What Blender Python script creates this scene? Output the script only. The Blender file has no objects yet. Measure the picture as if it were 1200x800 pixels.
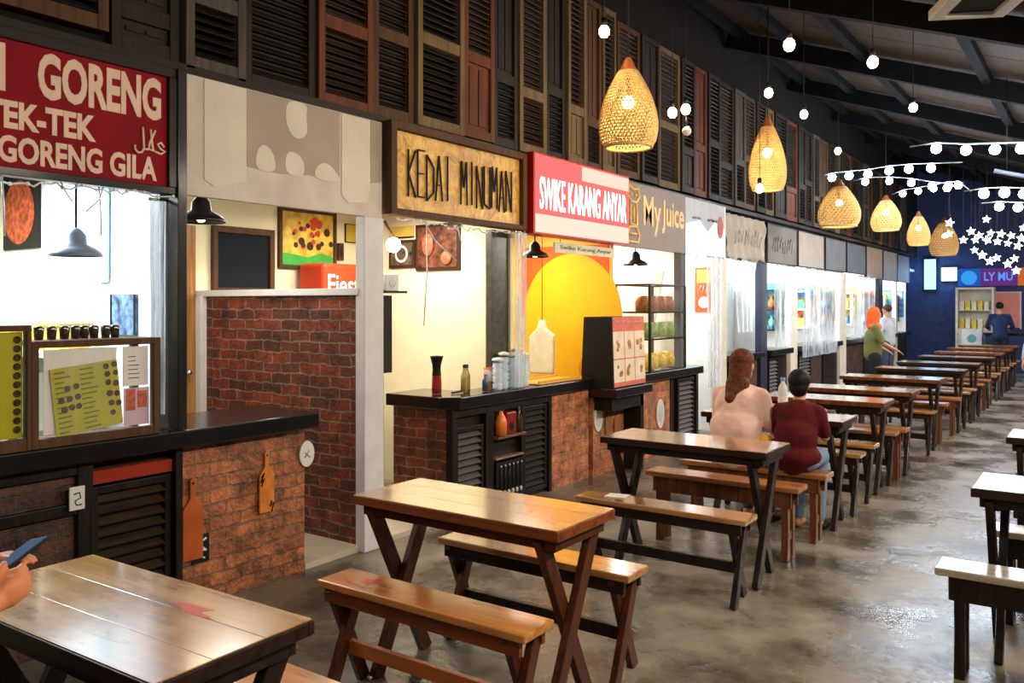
import bpy, bmesh, math, random
from mathutils import Vector, Matrix, Euler
R = random.Random(7)
PI = math.pi
C = bpy.context.scene.collection
SC = bpy.context.scene

# ------------------------------------------------------------------ materials
MATS = {}
def new_mat(name):
    m = bpy.data.materials.new(name); m.use_nodes = True
    nt = m.node_tree
    b = nt.nodes.get('Principled BSDF')
    MATS[name] = m
    return m, nt, b
def rgb(c): return (c[0], c[1], c[2], 1.0)
def mat(name, col, rough=0.6, metal=0.0, var=0.12, scale=8.0, bump=0.0, coat=0.0, emit=None, es=0.0, alpha=1.0, trans=0.0):
    """plain surface with a little procedural mottling"""
    m, nt, b = new_mat(name)
    tc = nt.nodes.new('ShaderNodeNewGeometry')
    n = nt.nodes.new('ShaderNodeTexNoise'); n.inputs['Scale'].default_value = scale; n.inputs['Detail'].default_value = 4
    nt.links.new(tc.outputs['Position'], n.inputs['Vector'])
    r = nt.nodes.new('ShaderNodeValToRGB')
    r.color_ramp.elements[0].position = 0.3; r.color_ramp.elements[1].position = 0.7
    r.color_ramp.elements[0].color = rgb([max(0, x*(1-var)) for x in col])
    r.color_ramp.elements[1].color = rgb([min(1, x*(1+var)) for x in col])
    nt.links.new(n.outputs['Fac'], r.inputs['Fac'])
    nt.links.new(r.outputs['Color'], b.inputs['Base Color'])
    b.inputs['Roughness'].default_value = rough
    b.inputs['Specular IOR Level'].default_value = .22 if rough >= .4 else .5
    b.inputs['Metallic'].default_value = metal
    b.inputs['Coat Weight'].default_value = coat
    b.inputs['Coat Roughness'].default_value = 0.15
    b.inputs['Alpha'].default_value = alpha
    b.inputs['Transmission Weight'].default_value = trans
    if bump:
        bp = nt.nodes.new('ShaderNodeBump'); bp.inputs['Strength'].default_value = bump; bp.inputs['Distance'].default_value = 0.01
        nt.links.new(n.outputs['Fac'], bp.inputs['Height']); nt.links.new(bp.outputs['Normal'], b.inputs['Normal'])
    if emit:
        b.inputs['Emission Color'].default_value = rgb(emit); b.inputs['Emission Strength'].default_value = es
    return m
def wood(name, c1, c2, axis='X', rough=0.3, coat=0.3, scale=1.0, bump=0.15, worn=None):
    m, nt, b = new_mat(name)
    tc = nt.nodes.new('ShaderNodeTexCoord'); mp = nt.nodes.new('ShaderNodeMapping')
    s = {'X': (2, 26, 26), 'Y': (26, 2, 26), 'Z': (26, 26, 2)}[axis]
    mp.inputs['Scale'].default_value = [q*scale for q in s]
    nt.links.new(tc.outputs['Object'], mp.inputs['Vector'])
    n = nt.nodes.new('ShaderNodeTexNoise'); n.inputs['Scale'].default_value = 1.0; n.inputs['Detail'].default_value = 6; n.inputs['Distortion'].default_value = 0.8
    nt.links.new(mp.outputs['Vector'], n.inputs['Vector'])
    r = nt.nodes.new('ShaderNodeValToRGB')
    r.color_ramp.elements[0].position = 0.32; r.color_ramp.elements[1].position = 0.68
    r.color_ramp.elements[0].color = rgb(c1); r.color_ramp.elements[1].color = rgb(c2)
    nt.links.new(n.outputs['Fac'], r.inputs['Fac'])
    col = r.outputs['Color']
    if worn:
        n2 = nt.nodes.new('ShaderNodeTexNoise'); n2.inputs['Scale'].default_value = 5.0; n2.inputs['Detail'].default_value = 3
        nt.links.new(tc.outputs['Object'], n2.inputs['Vector'])
        r2 = nt.nodes.new('ShaderNodeValToRGB'); r2.color_ramp.elements[0].position = 0.5; r2.color_ramp.elements[1].position = 0.68
        nt.links.new(n2.outputs['Fac'], r2.inputs['Fac'])
        mx = nt.nodes.new('ShaderNodeMix'); mx.data_type = 'RGBA'
        nt.links.new(r2.outputs['Color'], mx.inputs[0]); nt.links.new(col, mx.inputs[6]); mx.inputs[7].default_value = rgb(worn)
        col = mx.outputs[2]
    nt.links.new(col, b.inputs['Base Color'])
    rr = nt.nodes.new('ShaderNodeMapRange'); b.inputs['Coat Roughness'].default_value = .1; rr.inputs['To Min'].default_value = rough*0.7; rr.inputs['To Max'].default_value = min(1, rough*1.5)
    nt.links.new(n.outputs['Fac'], rr.inputs['Value']); nt.links.new(rr.outputs['Result'], b.inputs['Roughness'])
    b.inputs['Coat Weight'].default_value = coat; b.inputs['Coat Roughness'].default_value = 0.14
    b.inputs['Specular IOR Level'].default_value = .5 if coat > .35 else .2
    bp = nt.nodes.new('ShaderNodeBump'); bp.inputs['Strength'].default_value = bump; bp.inputs['Distance'].default_value = 0.004
    nt.links.new(n.outputs['Fac'], bp.inputs['Height']); nt.links.new(bp.outputs['Normal'], b.inputs['Normal'])
    return m
def brick(name, cols, mortar, plane='Y', bw=0.19, bh=0.072, rough=0.75):
    """plane 'Y': face lies along the corridor (y,z);  'X': face across it (x,z)"""
    m, nt, b = new_mat(name)
    g = nt.nodes.new('ShaderNodeNewGeometry'); sp = nt.nodes.new('ShaderNodeSeparateXYZ'); cb = nt.nodes.new('ShaderNodeCombineXYZ')
    nt.links.new(g.outputs['Position'], sp.inputs[0])
    nt.links.new(sp.outputs['Y' if plane == 'Y' else 'X'], cb.inputs[0]); nt.links.new(sp.outputs['Z'], cb.inputs[1])
    nz = nt.nodes.new('ShaderNodeTexNoise'); nz.inputs['Scale'].default_value = 9; nz.inputs['Detail'].default_value = 3
    nt.links.new(cb.outputs[0], nz.inputs['Vector'])
    mm = nt.nodes.new('ShaderNodeVectorMath'); mm.operation = 'SCALE'; mm.inputs['Scale'].default_value = 0.045
    sb = nt.nodes.new('ShaderNodeVectorMath'); sb.operation = 'SUBTRACT'; sb.inputs[1].default_value = (.5, .5, .5)
    nt.links.new(nz.outputs['Color'], sb.inputs[0]); nt.links.new(sb.outputs[0], mm.inputs[0])
    ad = nt.nodes.new('ShaderNodeVectorMath'); ad.operation = 'ADD'
    nt.links.new(cb.outputs[0], ad.inputs[0]); nt.links.new(mm.outputs[0], ad.inputs[1])
    br = nt.nodes.new('ShaderNodeTexBrick'); br.inputs['Scale'].default_value = 1
    br.inputs['Brick Width'].default_value = bw; br.inputs['Row Height'].default_value = bh
    br.inputs['Mortar Size'].default_value = 0.006; br.inputs['Mortar Smooth'].default_value = 0.3; br.inputs['Bias'].default_value = -0.1
    br.inputs['Color1'].default_value = rgb(cols[0]); br.inputs['Color2'].default_value = rgb(cols[1]); br.inputs['Mortar'].default_value = rgb(mortar)
    nt.links.new(ad.outputs[0], br.inputs['Vector'])
    n2 = nt.nodes.new('ShaderNodeTexNoise'); n2.inputs['Scale'].default_value = 8; n2.inputs['Detail'].default_value = 9; n2.inputs['Roughness'].default_value = .7
    nt.links.new(g.outputs['Position'], n2.inputs['Vector'])
    r2 = nt.nodes.new('ShaderNodeValToRGB'); r2.color_ramp.elements[0].position = .36; r2.color_ramp.elements[1].position = .62
    r2.color_ramp.elements[0].color = (.22, .18, .17, 1); r2.color_ramp.elements[1].color = (1.45, 1.30, 1.15, 1)
    nt.links.new(n2.outputs['Fac'], r2.inputs['Fac'])
    mu = nt.nodes.new('ShaderNodeMix'); mu.data_type = 'RGBA'; mu.blend_type = 'MULTIPLY'; mu.inputs[0].default_value = 0.85
    nt.links.new(br.outputs['Color'], mu.inputs[6]); nt.links.new(r2.outputs['Color'], mu.inputs[7])
    nt.links.new(mu.outputs[2], b.inputs['Base Color'])
    b.inputs['Roughness'].default_value = rough
    n3 = nt.nodes.new('ShaderNodeTexNoise'); n3.inputs['Scale'].default_value = 40
    nt.links.new(g.outputs['Position'], n3.inputs['Vector'])
    a1 = nt.nodes.new('ShaderNodeMath'); a1.operation = 'MULTIPLY_ADD'; a1.inputs[1].default_value = -1.0
    nt.links.new(br.outputs['Fac'], a1.inputs[0])
    a0 = nt.nodes.new('ShaderNodeMath'); a0.operation = 'MULTIPLY'; a0.inputs[1].default_value = 1.1
    nt.links.new(n3.outputs['Fac'], a0.inputs[0]); nt.links.new(a0.outputs[0], a1.inputs[2])
    bp = nt.nodes.new('ShaderNodeBump'); bp.inputs['Strength'].default_value = 0.9; bp.inputs['Distance'].default_value = 0.012
    nt.links.new(a1.outputs[0], bp.inputs['Height']); nt.links.new(bp.outputs['Normal'], b.inputs['Normal'])
    return m
def glow(name, col, s):
    m, nt, b = new_mat(name)
    nt.nodes.remove(b); e = nt.nodes.new('ShaderNodeEmission'); e.inputs[0].default_value = rgb(col); e.inputs[1].default_value = s
    nt.links.new(e.outputs[0], nt.nodes['Material Output'].inputs[0]); return m
def sheet(name, tint, fac=0.6):
    """thin clear plastic"""
    m, nt, b = new_mat(name)
    b.inputs['Base Color'].default_value = rgb(tint); b.inputs['Roughness'].default_value = 0.18
    t = nt.nodes.new('ShaderNodeBsdfTransparent'); mx = nt.nodes.new('ShaderNodeMixShader')
    g = nt.nodes.new('ShaderNodeNewGeometry'); n = nt.nodes.new('ShaderNodeTexNoise'); n.inputs['Scale'].default_value = 6
    mp = nt.nodes.new('ShaderNodeMapping'); mp.inputs['Scale'].default_value = (3, 3, .5)
    nt.links.new(g.outputs['Position'], mp.inputs[0]); nt.links.new(mp.outputs[0], n.inputs['Vector'])
    mr = nt.nodes.new('ShaderNodeMapRange'); mr.inputs['From Min'].default_value = .35; mr.inputs['From Max'].default_value = .65
    mr.inputs['To Min'].default_value = fac*.35; mr.inputs['To Max'].default_value = fac
    nt.links.new(n.outputs['Fac'], mr.inputs[0]); nt.links.new(mr.outputs[0], mx.inputs[0])
    nt.links.new(t.outputs[0], mx.inputs[1]); nt.links.new(b.outputs[0], mx.inputs[2])
    nt.links.new(mx.outputs[0], nt.nodes['Material Output'].inputs[0]); return m

# woods
M_TOP   = wood('table_top_wood', (.27, .095, .02), (.55, .25, .065), 'X', .2, 1, bump=.06, worn=(.52, .32, .12))
M_TOPD  = wood('dark_top_wood', (.26, .10, .026), (.50, .25, .085), 'X', .2, 1, bump=.06)
M_EDGE  = wood('red_brown_edge', (.12, .028, .008), (.25, .062, .016), 'X', .35, .3)
M_LEGR  = wood('red_brown_leg', (.045, .012, .005), (.10, .026, .009), 'Z', .38, .25)
M_LEGD  = wood('near_black_leg', (.008, .005, .004), (.024, .012, .008), 'Z', .4, .2)
M_EDGED = wood('near_black_edge', (.010, .006, .004), (.03, .014, .009), 'X', .38, .2)
M_BENCHO= wood('orange_bench_wood', (.32, .10, .016), (.62, .26, .05), 'X', .28, .4, worn=(.62, .17, .04))
M_STRO  = wood('orange_stretcher', (.38, .09, .02), (.55, .15, .03), 'X', .35, .3)
M_BENCHB= wood('brown_bench_wood', (.19, .06, .018), (.42, .17, .05), 'X', .28, .4)
M_LEGB  = wood('brown_board_leg', (.07, .022, .008), (.17, .058, .02), 'Z', .35, .25)
M_DARKW = wood('dark_stained_wood', (.007, .005, .005), (.02, .013, .010), 'Y', .45, .1)
M_DARKZ = wood('dark_post_wood', (.006, .005, .005), (.018, .012, .010), 'Z', .4, .15)
M_BLACKT= mat('black_countertop', (.006, .006, .007), .22, var=.3, coat=.3)
M_SHUT  = [wood('shutter_brown', (0.055, 0.0248, 0.011), (0.11, 0.055, 0.0275), 'Z', .6, 0),
           wood('shutter_red', (0.0825, 0.0248, 0.011), (0.154, 0.0495, 0.0248), 'Z', .6, 0),
           wood('shutter_grey', (0.0495, 0.0413, 0.0341), (0.1045, 0.088, 0.0743), 'Z', .65, 0),
           wood('shutter_dark', (0.0121, 0.0094, 0.0083), (0.033, 0.0248, 0.0209), 'Z', .6, 0),
           wood('shutter_tan', (0.11, 0.0715, 0.033), (0.187, 0.132, 0.0715), 'Z', .65, 0)]
M_SLAT  = wood('slat_dark', (0.0064, 0.0048, 0.0044), (0.022, 0.016, 0.014), 'Y', .5, 0)
M_SLATB = wood('slat_brown', (0.02, 0.01, 0.006), (0.048, 0.026, 0.016), 'Y', .55, 0)
M_SLATBL= wood('slat_blue_black', (0.0072, 0.008, 0.0104), (0.02, 0.022, 0.028), 'Y', .5, 0)
M_BRK_D = brick('brick_partition', ((.20, .036, .012), (.055, .018, .011)), (.20, .155, .13), 'X')
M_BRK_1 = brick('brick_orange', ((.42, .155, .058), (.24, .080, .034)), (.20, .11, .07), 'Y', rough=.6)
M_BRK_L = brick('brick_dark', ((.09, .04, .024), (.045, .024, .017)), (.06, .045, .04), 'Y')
M_BRK_R = brick('brick_return', ((.20, .05, .022), (.10, .03, .016)), (.25, .19, .16), 'X')
M_BRK_2 = brick('brick_light', ((.55, .21, .08), (.34, .115, .05)), (.34, .20, .13), 'Y', rough=.6)
M_WHITE = mat('white_paint', (.80, .80, .78), .55, var=.04)
M_WHITEP= mat('white_post_paint', (.66, .66, .68), .5, var=.08)
M_CREAM = mat('cream_plaster', (.80, .73, .50), .7, var=.05, scale=3)
M_CREAMP= mat('cream_post', (.72, .66, .54), .6, var=.08)
M_BLUEW = mat('cool_white_plaster', (.78, .83, .86), .7, var=.03)
M_BLACK = mat('black_metal', (.010, .010, .011), .35, metal=.3, var=.2)
M_CHROME= mat('steel', (.6, .6, .6), .25, metal=1, var=.05)
M_GLASS = mat('clear_glass', (.9, .95, .95), .03, trans=1.0, var=.0)
M_ORANGEW = mat('orange_board_wood', (.62, .20, .035), .45, var=.25, scale=14)
M_PAPER = mat('white_paper', (.75, .73, .70), .6, var=.04)
M_PLATE = mat('white_enamel', (.72, .72, .70), .25, var=.03)
M_INK   = mat('black_ink', (.008, .007, .007), .6)
M_RED   = mat('red_paint', (.23, .004, .012), .8, var=.15, scale=4)
M_CREAMT= mat('cream_lettering', (.76, .55, .42), .6, var=.08)
M_PLAST = sheet('plastic_film', (.75, .84, .92), .75)
M_GLASSP= sheet('pane_glass', (.8, .85, .85), .07)
M_WARMB = glow('warm_bulb', (1, .66, .34), 22)
M_COOLB = glow('cool_bulb', (.78, .9, 1), 38)
M_STAR  = glow('star_led', (.95, .97, 1), 8)
M_CABLE = mat('black_cable', (.01, .01, .01), .6)

# ------------------------------------------------------------------ mesh builder
class MB:
    def __init__(s): s.v = []; s.f = []; s.m = []; s.sm = []
    def add(s, vs, fs, mi=0, sm=False):
        o = len(s.v); s.v += [tuple(v) for v in vs]
        for f in fs: s.f.append([o+i for i in f]); s.m.append(mi); s.sm.append(sm)
        return s
    def box(s, x0, x1, y0, y1, z0, z1, mi=0):
        vs = [(x, y, z) for z in (z0, z1) for y in (y0, y1) for x in (x0, x1)]
        return s.add(vs, [(0,2,3,1), (4,5,7,6), (0,1,5,4), (2,6,7,3), (0,4,6,2), (1,3,7,5)], mi)
    def obox(s, c, size, rot=(0,0,0), mi=0):
        M = Euler(rot).to_matrix(); c = Vector(c)
        hx, hy, hz = [q/2 for q in size]
        vs = [c + M @ Vector((x, y, z)) for z in (-hz, hz) for y in (-hy, hy) for x in (-hx, hx)]
        return s.add(vs, [(0,2,3,1), (4,5,7,6), (0,1,5,4), (2,6,7,3), (0,4,6,2), (1,3,7,5)], mi)
    def beam(s, p0, p1, w, t, mi=0, side=(1,0,0)):
        """box from p0 to p1; t measured along 'side', w perpendicular to both"""
        p0, p1 = Vector(p0), Vector(p1); d = (p1-p0).normalized(); sd = Vector(side)
        sd = (sd - d*sd.dot(d)).normalized(); u = d.cross(sd)
        vs = []
        for p in (p0, p1):
            for a, b in ((-1,-1), (1,-1), (1,1), (-1,1)): vs.append(p + sd*(a*t/2) + u*(b*w/2))
        return s.add(vs, [(3,2,1,0), (4,5,6,7), (0,1,5,4), (1,2,6,5), (2,3,7,6), (3,0,4,7)], mi)
    def tube(s, pts, r, n=6, mi=0, cap=True):
        pts = [Vector(p) for p in pts]; rs = r if isinstance(r, (list, tuple)) else [r]*len(pts)
        rings = []; u = None
        for i, p in enumerate(pts):
            d = (pts[min(i+1, len(pts)-1)] - pts[max(i-1, 0)]).normalized()
            if u is None: u = d.orthogonal().normalized()
            else:
                u = (u - d*u.dot(d)); u = u.normalized() if u.length > 1e-6 else d.orthogonal().normalized()
            w = d.cross(u)
            rings.append([p + (u*math.cos(2*PI*k/n) + w*math.sin(2*PI*k/n))*rs[i] for k in range(n)])
        vs = [v for q in rings for v in q]; fs = []
        for i in range(len(pts)-1):
            for k in range(n): fs.append((i*n+k, i*n+(k+1) % n, (i+1)*n+(k+1) % n, (i+1)*n+k))
        if cap: fs += [tuple(range(n))[::-1], tuple((len(pts)-1)*n+k for k in range(n))]
        return s.add(vs, fs, mi, True)
    def lathe(s, prof, c=(0,0,0), n=20, mi=0, caps=(False, False)):
        vs = []; fs = []
        for r, z in prof:
            for k in range(n): vs.append((c[0]+r*math.cos(2*PI*k/n), c[1]+r*math.sin(2*PI*k/n), c[2]+z))
        for i in range(len(prof)-1):
            for k in range(n): fs.append((i*n+k, i*n+(k+1) % n, (i+1)*n+(k+1) % n, (i+1)*n+k))
        if caps[0]: fs.append(tuple(range(n))[::-1])
        if caps[1]: fs.append(tuple((len(prof)-1)*n+k for k in range(n)))
        return s.add(vs, fs, mi, True)
    def prism(s, pts, ax, a0, a1, mi=0):
        """2D outline extruded along axis ax; pts are the two other coordinates in xyz order"""
        def P(a, q):
            return {'X': (a, q[0], q[1]), 'Y': (q[0], a, q[1]), 'Z': (q[0], q[1], a)}[ax]
        n = len(pts); vs = [P(a0, q) for q in pts] + [P(a1, q) for q in pts]
        fs = [tuple(range(n))[::-1], tuple(range(n, 2*n))] + [(k, (k+1) % n, n+(k+1) % n, n+k) for k in range(n)]
        return s.add(vs, fs, mi)
    def ball(s, c, r, mi=0, n=10, sc=(1,1,1)):
        vs = [(c[0], c[1], c[2]-r*sc[2])]; fs = []
        h = n//2+1
        for i in range(1, h):
            a = PI*i/h
            for k in range(n): vs.append((c[0]+r*sc[0]*math.sin(a)*math.cos(2*PI*k/n), c[1]+r*sc[1]*math.sin(a)*math.sin(2*PI*k/n), c[2]-r*sc[2]*math.cos(a)))
        vs.append((c[0], c[1], c[2]+r*sc[2])); L = len(vs)-1
        for k in range(n):
            fs.append((0, 1+(k+1) % n, 1+k)); fs.append((L, L-n+k, L-n+(k+1) % n))
            for i in range(h-2): a = 1+i*n; fs.append((a+k, a+(k+1) % n, a+n+(k+1) % n, a+n+k))
        return s.add(vs, fs, mi, True)
    def disc(s, c, r, ax, th, n=28, mi=0, ry=None):
        ry = ry or r
        pts = [(c[1 if ax == 'X' else 0]+r*math.cos(2*PI*k/n), c[1 if ax == 'Z' else 2]+ry*math.sin(2*PI*k/n)) for k in range(n)]
        a = c['XYZ'.index(ax)]
        return s.prism(pts, ax, a, a+th, mi)
    def build(s, name, mats, parent=None, bevel=0.0, fixn=True):
        me = bpy.data.meshes.new(name); me.from_pydata(s.v, [], s.f)
        ms = mats if isinstance(mats, (list, tuple)) else [mats]
        for m in ms: me.materials.append(m)
        for i, p in enumerate(me.polygons): p.material_index = min(s.m[i], len(ms)-1); p.use_smooth = s.sm[i]
        if fixn:
            bm = bmesh.new(); bm.from_mesh(me); bmesh.ops.recalc_face_normals(bm, faces=bm.faces); bm.to_mesh(me); bm.free()
        me.update()
        o = bpy.data.objects.new(name, me); C.objects.link(o)
        if parent: o.parent = parent
        if bevel:
            b = o.modifiers.new('bevel', 'BEVEL'); b.width = bevel; b.segments = 2; b.limit_method = 'ANGLE'
        return o
def B(*a, mi=0): return MB().box(*a, mi=mi)
def tag(o, label=None, cat=None, group=None, kind=None):
    if label: o['label'] = label
    if cat: o['category'] = cat
    if group: o['group'] = group
    if kind: o['kind'] = kind
    return o
def thing(name, label, cat, loc=(0,0,0), rz=0, group=None):
    o = bpy.data.objects.new(name, None); C.objects.link(o); o.empty_display_size = .1
    o.location = loc; o.rotation_euler = (0, 0, rz)
    return tag(o, label, cat, group)
def struct(name, mb, m, bevel=0):
    return tag(mb.build(name, m, None, bevel), kind='structure')
KIDS = {}
def kids(o): return [c for c in o.children]
def dup(root, loc, rz=0, label=None, group=None, scale=None):
    def cp(o, par):
        c = o.copy(); C.objects.link(c); c.parent = par
        for k in kids(o): cp(k, c)
        return c
    r = cp(root, None); r.location = loc; r.rotation_euler = (0, 0, rz)
    if scale: r.scale = scale
    if label: r['label'] = label
    if group: r['group'] = group
    return r

# text: letters are built as thin solids
def text_mesh(name, s, u0, u1, v0, v1, put, m, parent, depth=.004, fat=.0, uniform=False):
    cu = bpy.data.curves.new('t', 'FONT'); cu.body = s; cu.size = 1; cu.extrude = .5; cu.offset = fat; cu.resolution_u = 3
    to = bpy.data.objects.new('t', cu); C.objects.link(to)
    dg = bpy.context.evaluated_depsgraph_get(); dg.update()
    me = bpy.data.meshes.new_from_object(to.evaluated_get(dg))
    bpy.data.objects.remove(to); bpy.data.curves.remove(cu)
    xs = [v.co.x for v in me.vertices]; ys = [v.co.y for v in me.vertices]
    ax, bx, ay, by = min(xs), max(xs), min(ys), max(ys)
    for v in me.vertices:
        u = u0+(v.co.x-ax)/(bx-ax)*(u1-u0); w = v0+(v.co.y-ay)/(by-ay)*(v1-v0)
        v.co = put(u, w, v.co.z*depth+depth*.5)
    me.materials.clear(); me.materials.append(m); me.name = name
    o = bpy.data.objects.new(name, me); C.objects.link(o); o.parent = parent
    return o
def scrawl(name, u0, u1, v0, v1, n, put, m, parent, seed=1, th=.006):
    rr = random.Random(seed); mb = MB(); w = (u1-u0)/n
    for i in range(n):
        p = (u0+w*(i+rr.uniform(.1, .3)), rr.uniform(v0, v0+(v1-v0)*.3)); q = (u0+w*(i+rr.uniform(.5, .9)), rr.uniform(v0+(v1-v0)*.7, v1)); k = (q[0], rr.uniform(v0, v1))
        mb.tube([put(*p, th), put(*q, th), put(*k, th)], th*.6, 5)
    return mb.build(name, m, parent)
def onX(x): return lambda u, w, d: Vector((x+d, u, w))       # faces the corridor (+x), reads along +y
def onY(y): return lambda u, w, d: Vector((u, y-d, w))       # faces the viewer (-y), reads along +x

ORD = ['first','second','third','fourth','fifth','sixth','seventh','eighth','ninth','tenth','eleventh','twelfth','thirteenth']

# ------------------------------------------------------------------ camera (level, 1.54 m high)
cam = bpy.data.cameras.new('camera'); co = bpy.data.objects.new('camera', cam); C.objects.link(co)
co.location = (0, 0, 1.54); co.rotation_euler = (PI/2, 0, math.radians(35.206))
cam.sensor_width = 36; cam.lens = 985/1200*36; cam.shift_y = -43/1200; cam.clip_start = .05
SC.camera = co

# ------------------------------------------------------------------ the setting
def concrete():
    m, nt, b = new_mat('polished_concrete')
    g = nt.nodes.new('ShaderNodeNewGeometry')
    n = nt.nodes.new('ShaderNodeTexNoise'); n.inputs['Scale'].default_value = 1.6; n.inputs['Detail'].default_value = 8; n.inputs['Roughness'].default_value = .62
    n2 = nt.nodes.new('ShaderNodeTexNoise'); n2.inputs['Scale'].default_value = 14; n2.inputs['Detail'].default_value = 5
    for q in (n, n2): nt.links.new(g.outputs['Position'], q.inputs['Vector'])
    r = nt.nodes.new('ShaderNodeValToRGB'); e = r.color_ramp.elements
    e[0].position = .36; e[0].color = (.045, .036, .027, 1); e[1].position = .68; e[1].color = (.31, .27, .21, 1)
    k = e.new(.5); k.color = (.15, .125, .095, 1)
    nt.links.new(n.outputs['Fac'], r.inputs['Fac']); nt.links.new(r.outputs['Color'], b.inputs['Base Color'])
    mr = nt.nodes.new('ShaderNodeMapRange'); mr.inputs['From Min'].default_value = .35; mr.inputs['From Max'].default_value = .65
    mr.inputs['To Min'].default_value = .12; mr.inputs['To Max'].default_value = .42
    nt.links.new(n.outputs['Fac'], mr.inputs[0]); nt.links.new(mr.outputs[0], b.inputs['Roughness'])
    ad = nt.nodes.new('ShaderNodeMath'); ad.operation = 'MULTIPLY_ADD'; ad.inputs[1].default_value = .25
    nt.links.new(n2.outputs['Fac'], ad.inputs[0]); nt.links.new(n.outputs['Fac'], ad.inputs[2])
    bp = nt.nodes.new('ShaderNodeBump'); bp.inputs['Strength'].default_value = .45; bp.inputs['Distance'].default_value = .03
    nt.links.new(ad.outputs[0], bp.inputs['Height']); nt.links.new(bp.outputs['Normal'], b.inputs['Normal'])
    return m
struct('floor', B(-5.6, 4.2, -1.5, 23.6, -.1, 0), concrete())
M_SLAB = mat('pale_floor_slab', (.50, .44, .36), .35, var=.15, scale=5)
struct('floor_bay', B(-5.5, -3.80, 3.30, 4.57, 0, .035), M_SLAB)
M_PLANKC = wood('ceiling_planks', (.030, .018, .012), (.068, .042, .030), 'Y', .9, 0)
M_UPW = mat('dark_upper_wall', (.010, .008, .007), 1, var=.3)
def roof_h(x): return 4.6-.36*(x+2.85)
mb = MB()
for i in range(26):                                        # sloping plank ceiling, boards run across the slope
    y0 = -1.5+i*.965
    mb.add([(-3.9, y0, roof_h(-3.9)), (4.2, y0, roof_h(4.2)), (4.2, y0+.95, roof_h(4.2)), (-3.9, y0+.95, roof_h(-3.9)),
            (-3.9, y0, roof_h(-3.9)+.04), (4.2, y0, roof_h(4.2)+.04), (4.2, y0+.95, roof_h(4.2)+.04), (-3.9, y0+.95, roof_h(-3.9)+.04)],
           [(3,2,1,0), (4,5,6,7), (0,1,5,4), (1,2,6,5), (2,3,7,6), (3,0,4,7)])
mb.add([(-3.9, -1.5, roof_h(-3.9)+.05), (4.2, -1.5, roof_h(4.2)+.05), (4.2, 23.6, roof_h(4.2)+.05), (-3.9, 23.6, roof_h(-3.9)+.05)], [(0,1,2,3)])
struct('ceiling', mb, M_PLANKC)
struct('wall_left', B(-3.9, -3.84, -1.5, 23.5, 2.70, 5.0), M_UPW)
struct('trim_1', B(-3.84, -3.76, -1.5, 22.0, 2.70, 2.745), M_DARKW)
struct('wall_back', B(-5.6, -5.5, -1.5, 23.5, 0, 2.5), M_CREAM)
struct('wall_right', B(4.2, 4.3, -1.5, 23.5, 0, 2.15), mat('right_wall', (.06, .06, .07), .8))
struct('wall_front', B(-5.6, 4.3, -1.6, -1.5, 0, 4.9), mat('front_wall', (.08, .07, .065), .8))
struct('ceiling_stalls', B(-5.5, -3.9, -1.5, 23.5, 2.36, 2.42), mat('stall_ceiling', (.55, .60, .64), .7, var=.05))
M_STEEL = mat('dark_roof_steel', (.004, .004, .005), 1, var=.3)
for y in (5, 7.5, 10, 12.5, 15, 17.5, 20):                 # rafters
    mb = MB().beam((-3.8, y, roof_h(-3.8)-.14), (4.15, y, roof_h(4.15)-.14), .2, .10, side=(0, 1, 0))
    tag(mb.build('rafter', M_STEEL), 'dark steel rafter crossing under the plank roof, %s from the camera' % ORD[int((y-5)/2.5)], 'roof beam', 'rafters under the roof')
for i, x in enumerate((-3.6, -2.94, -2.2, -1.0, 0.1, 1.2, 2.3)):
    mb = MB().beam((x, -1.4, roof_h(x)-.06), (x, 23.4, roof_h(x)-.06), .10, .09, side=(1, 0, 0))
    tag(mb.build('purlin', M_STEEL), 'long dark purlin running the length of the hall, %s from the stall wall' % ORD[i], 'roof beam', 'purlins under the roof')

# stall partitions: (y, x front end, material)
PART = [(2.43, M_BLUEW), (5.44, M_CREAM), (7.10, mat('yellow_wall', (.78, .50, .10), .6)), (8.62, M_WHITE), (9.84, M_WHITE), (11.35, M_WHITE),
        (12.74, M_WHITE), (14.24, M_WHITE), (15.64, M_WHITE), (17.14, M_WHITE), (18.65, M_WHITE), (20.14, M_WHITE), (21.54, M_WHITE)]
for y, m in PART: struct('wall_stall', B(-5.5, -3.84, y-.02, y+.02, 0, 2.36), m)
# brick partition of the open bay
o = struct('wall_brick', B(-5.46, -3.84, 3.75, 3.87, .03, 1.60), M_BRK_D)
struct('trim_2', B(-5.5, -3.80, 3.72, 3.89, 1.60, 1.645), M_WHITEP, .004)
struct('trim_3', B(-5.47, -5.39, 3.70, 3.90, .03, 1.60), M_WHITEP, .004)
struct('trim_4', B(-3.83, -3.75, 3.73, 3.90, 0, 2.09), M_WHITEP, .006)
# door in the back of the bay
d = struct('door_1', B(-5.5, -5.45, 2.85, 3.70, .03, 2.12), wood('honey_door', (.22, .09, .025), (.45, .22, .07), 'Z', .35, .3))
B(-5.45, -5.43, 2.95, 3.60, .25, 1.0).build('door_panel', wood('honey_panel', (.2, .08, .02), (.4, .2, .06), 'Z', .35, .3), d, .004)
MB().ball((-5.41, 3.62, 1.05), .025).build('door_handle', M_CHROME, d)
# dark window of the bay
wn = struct('window_1', B(-5.5, -5.485, 3.90, 4.385, 1.67, 2.09), mat('night_glass', (.006, .008, .014), .8, var=.05))
mb = MB(); 
mb.box(-5.5, -5.46, 3.86, 3.90, 1.60, 2.14); mb.box(-5.5, -5.46, 4.385, 4.43, 1.60, 2.14); mb.box(-5.5, -5.46, 3.90, 4.385, 2.09, 2.14); mb.box(-5.5, -5.46, 3.90, 4.385, 1.60, 1.67)
mb.build('window_frame', M_SHUT[0], wn, .003)

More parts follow.
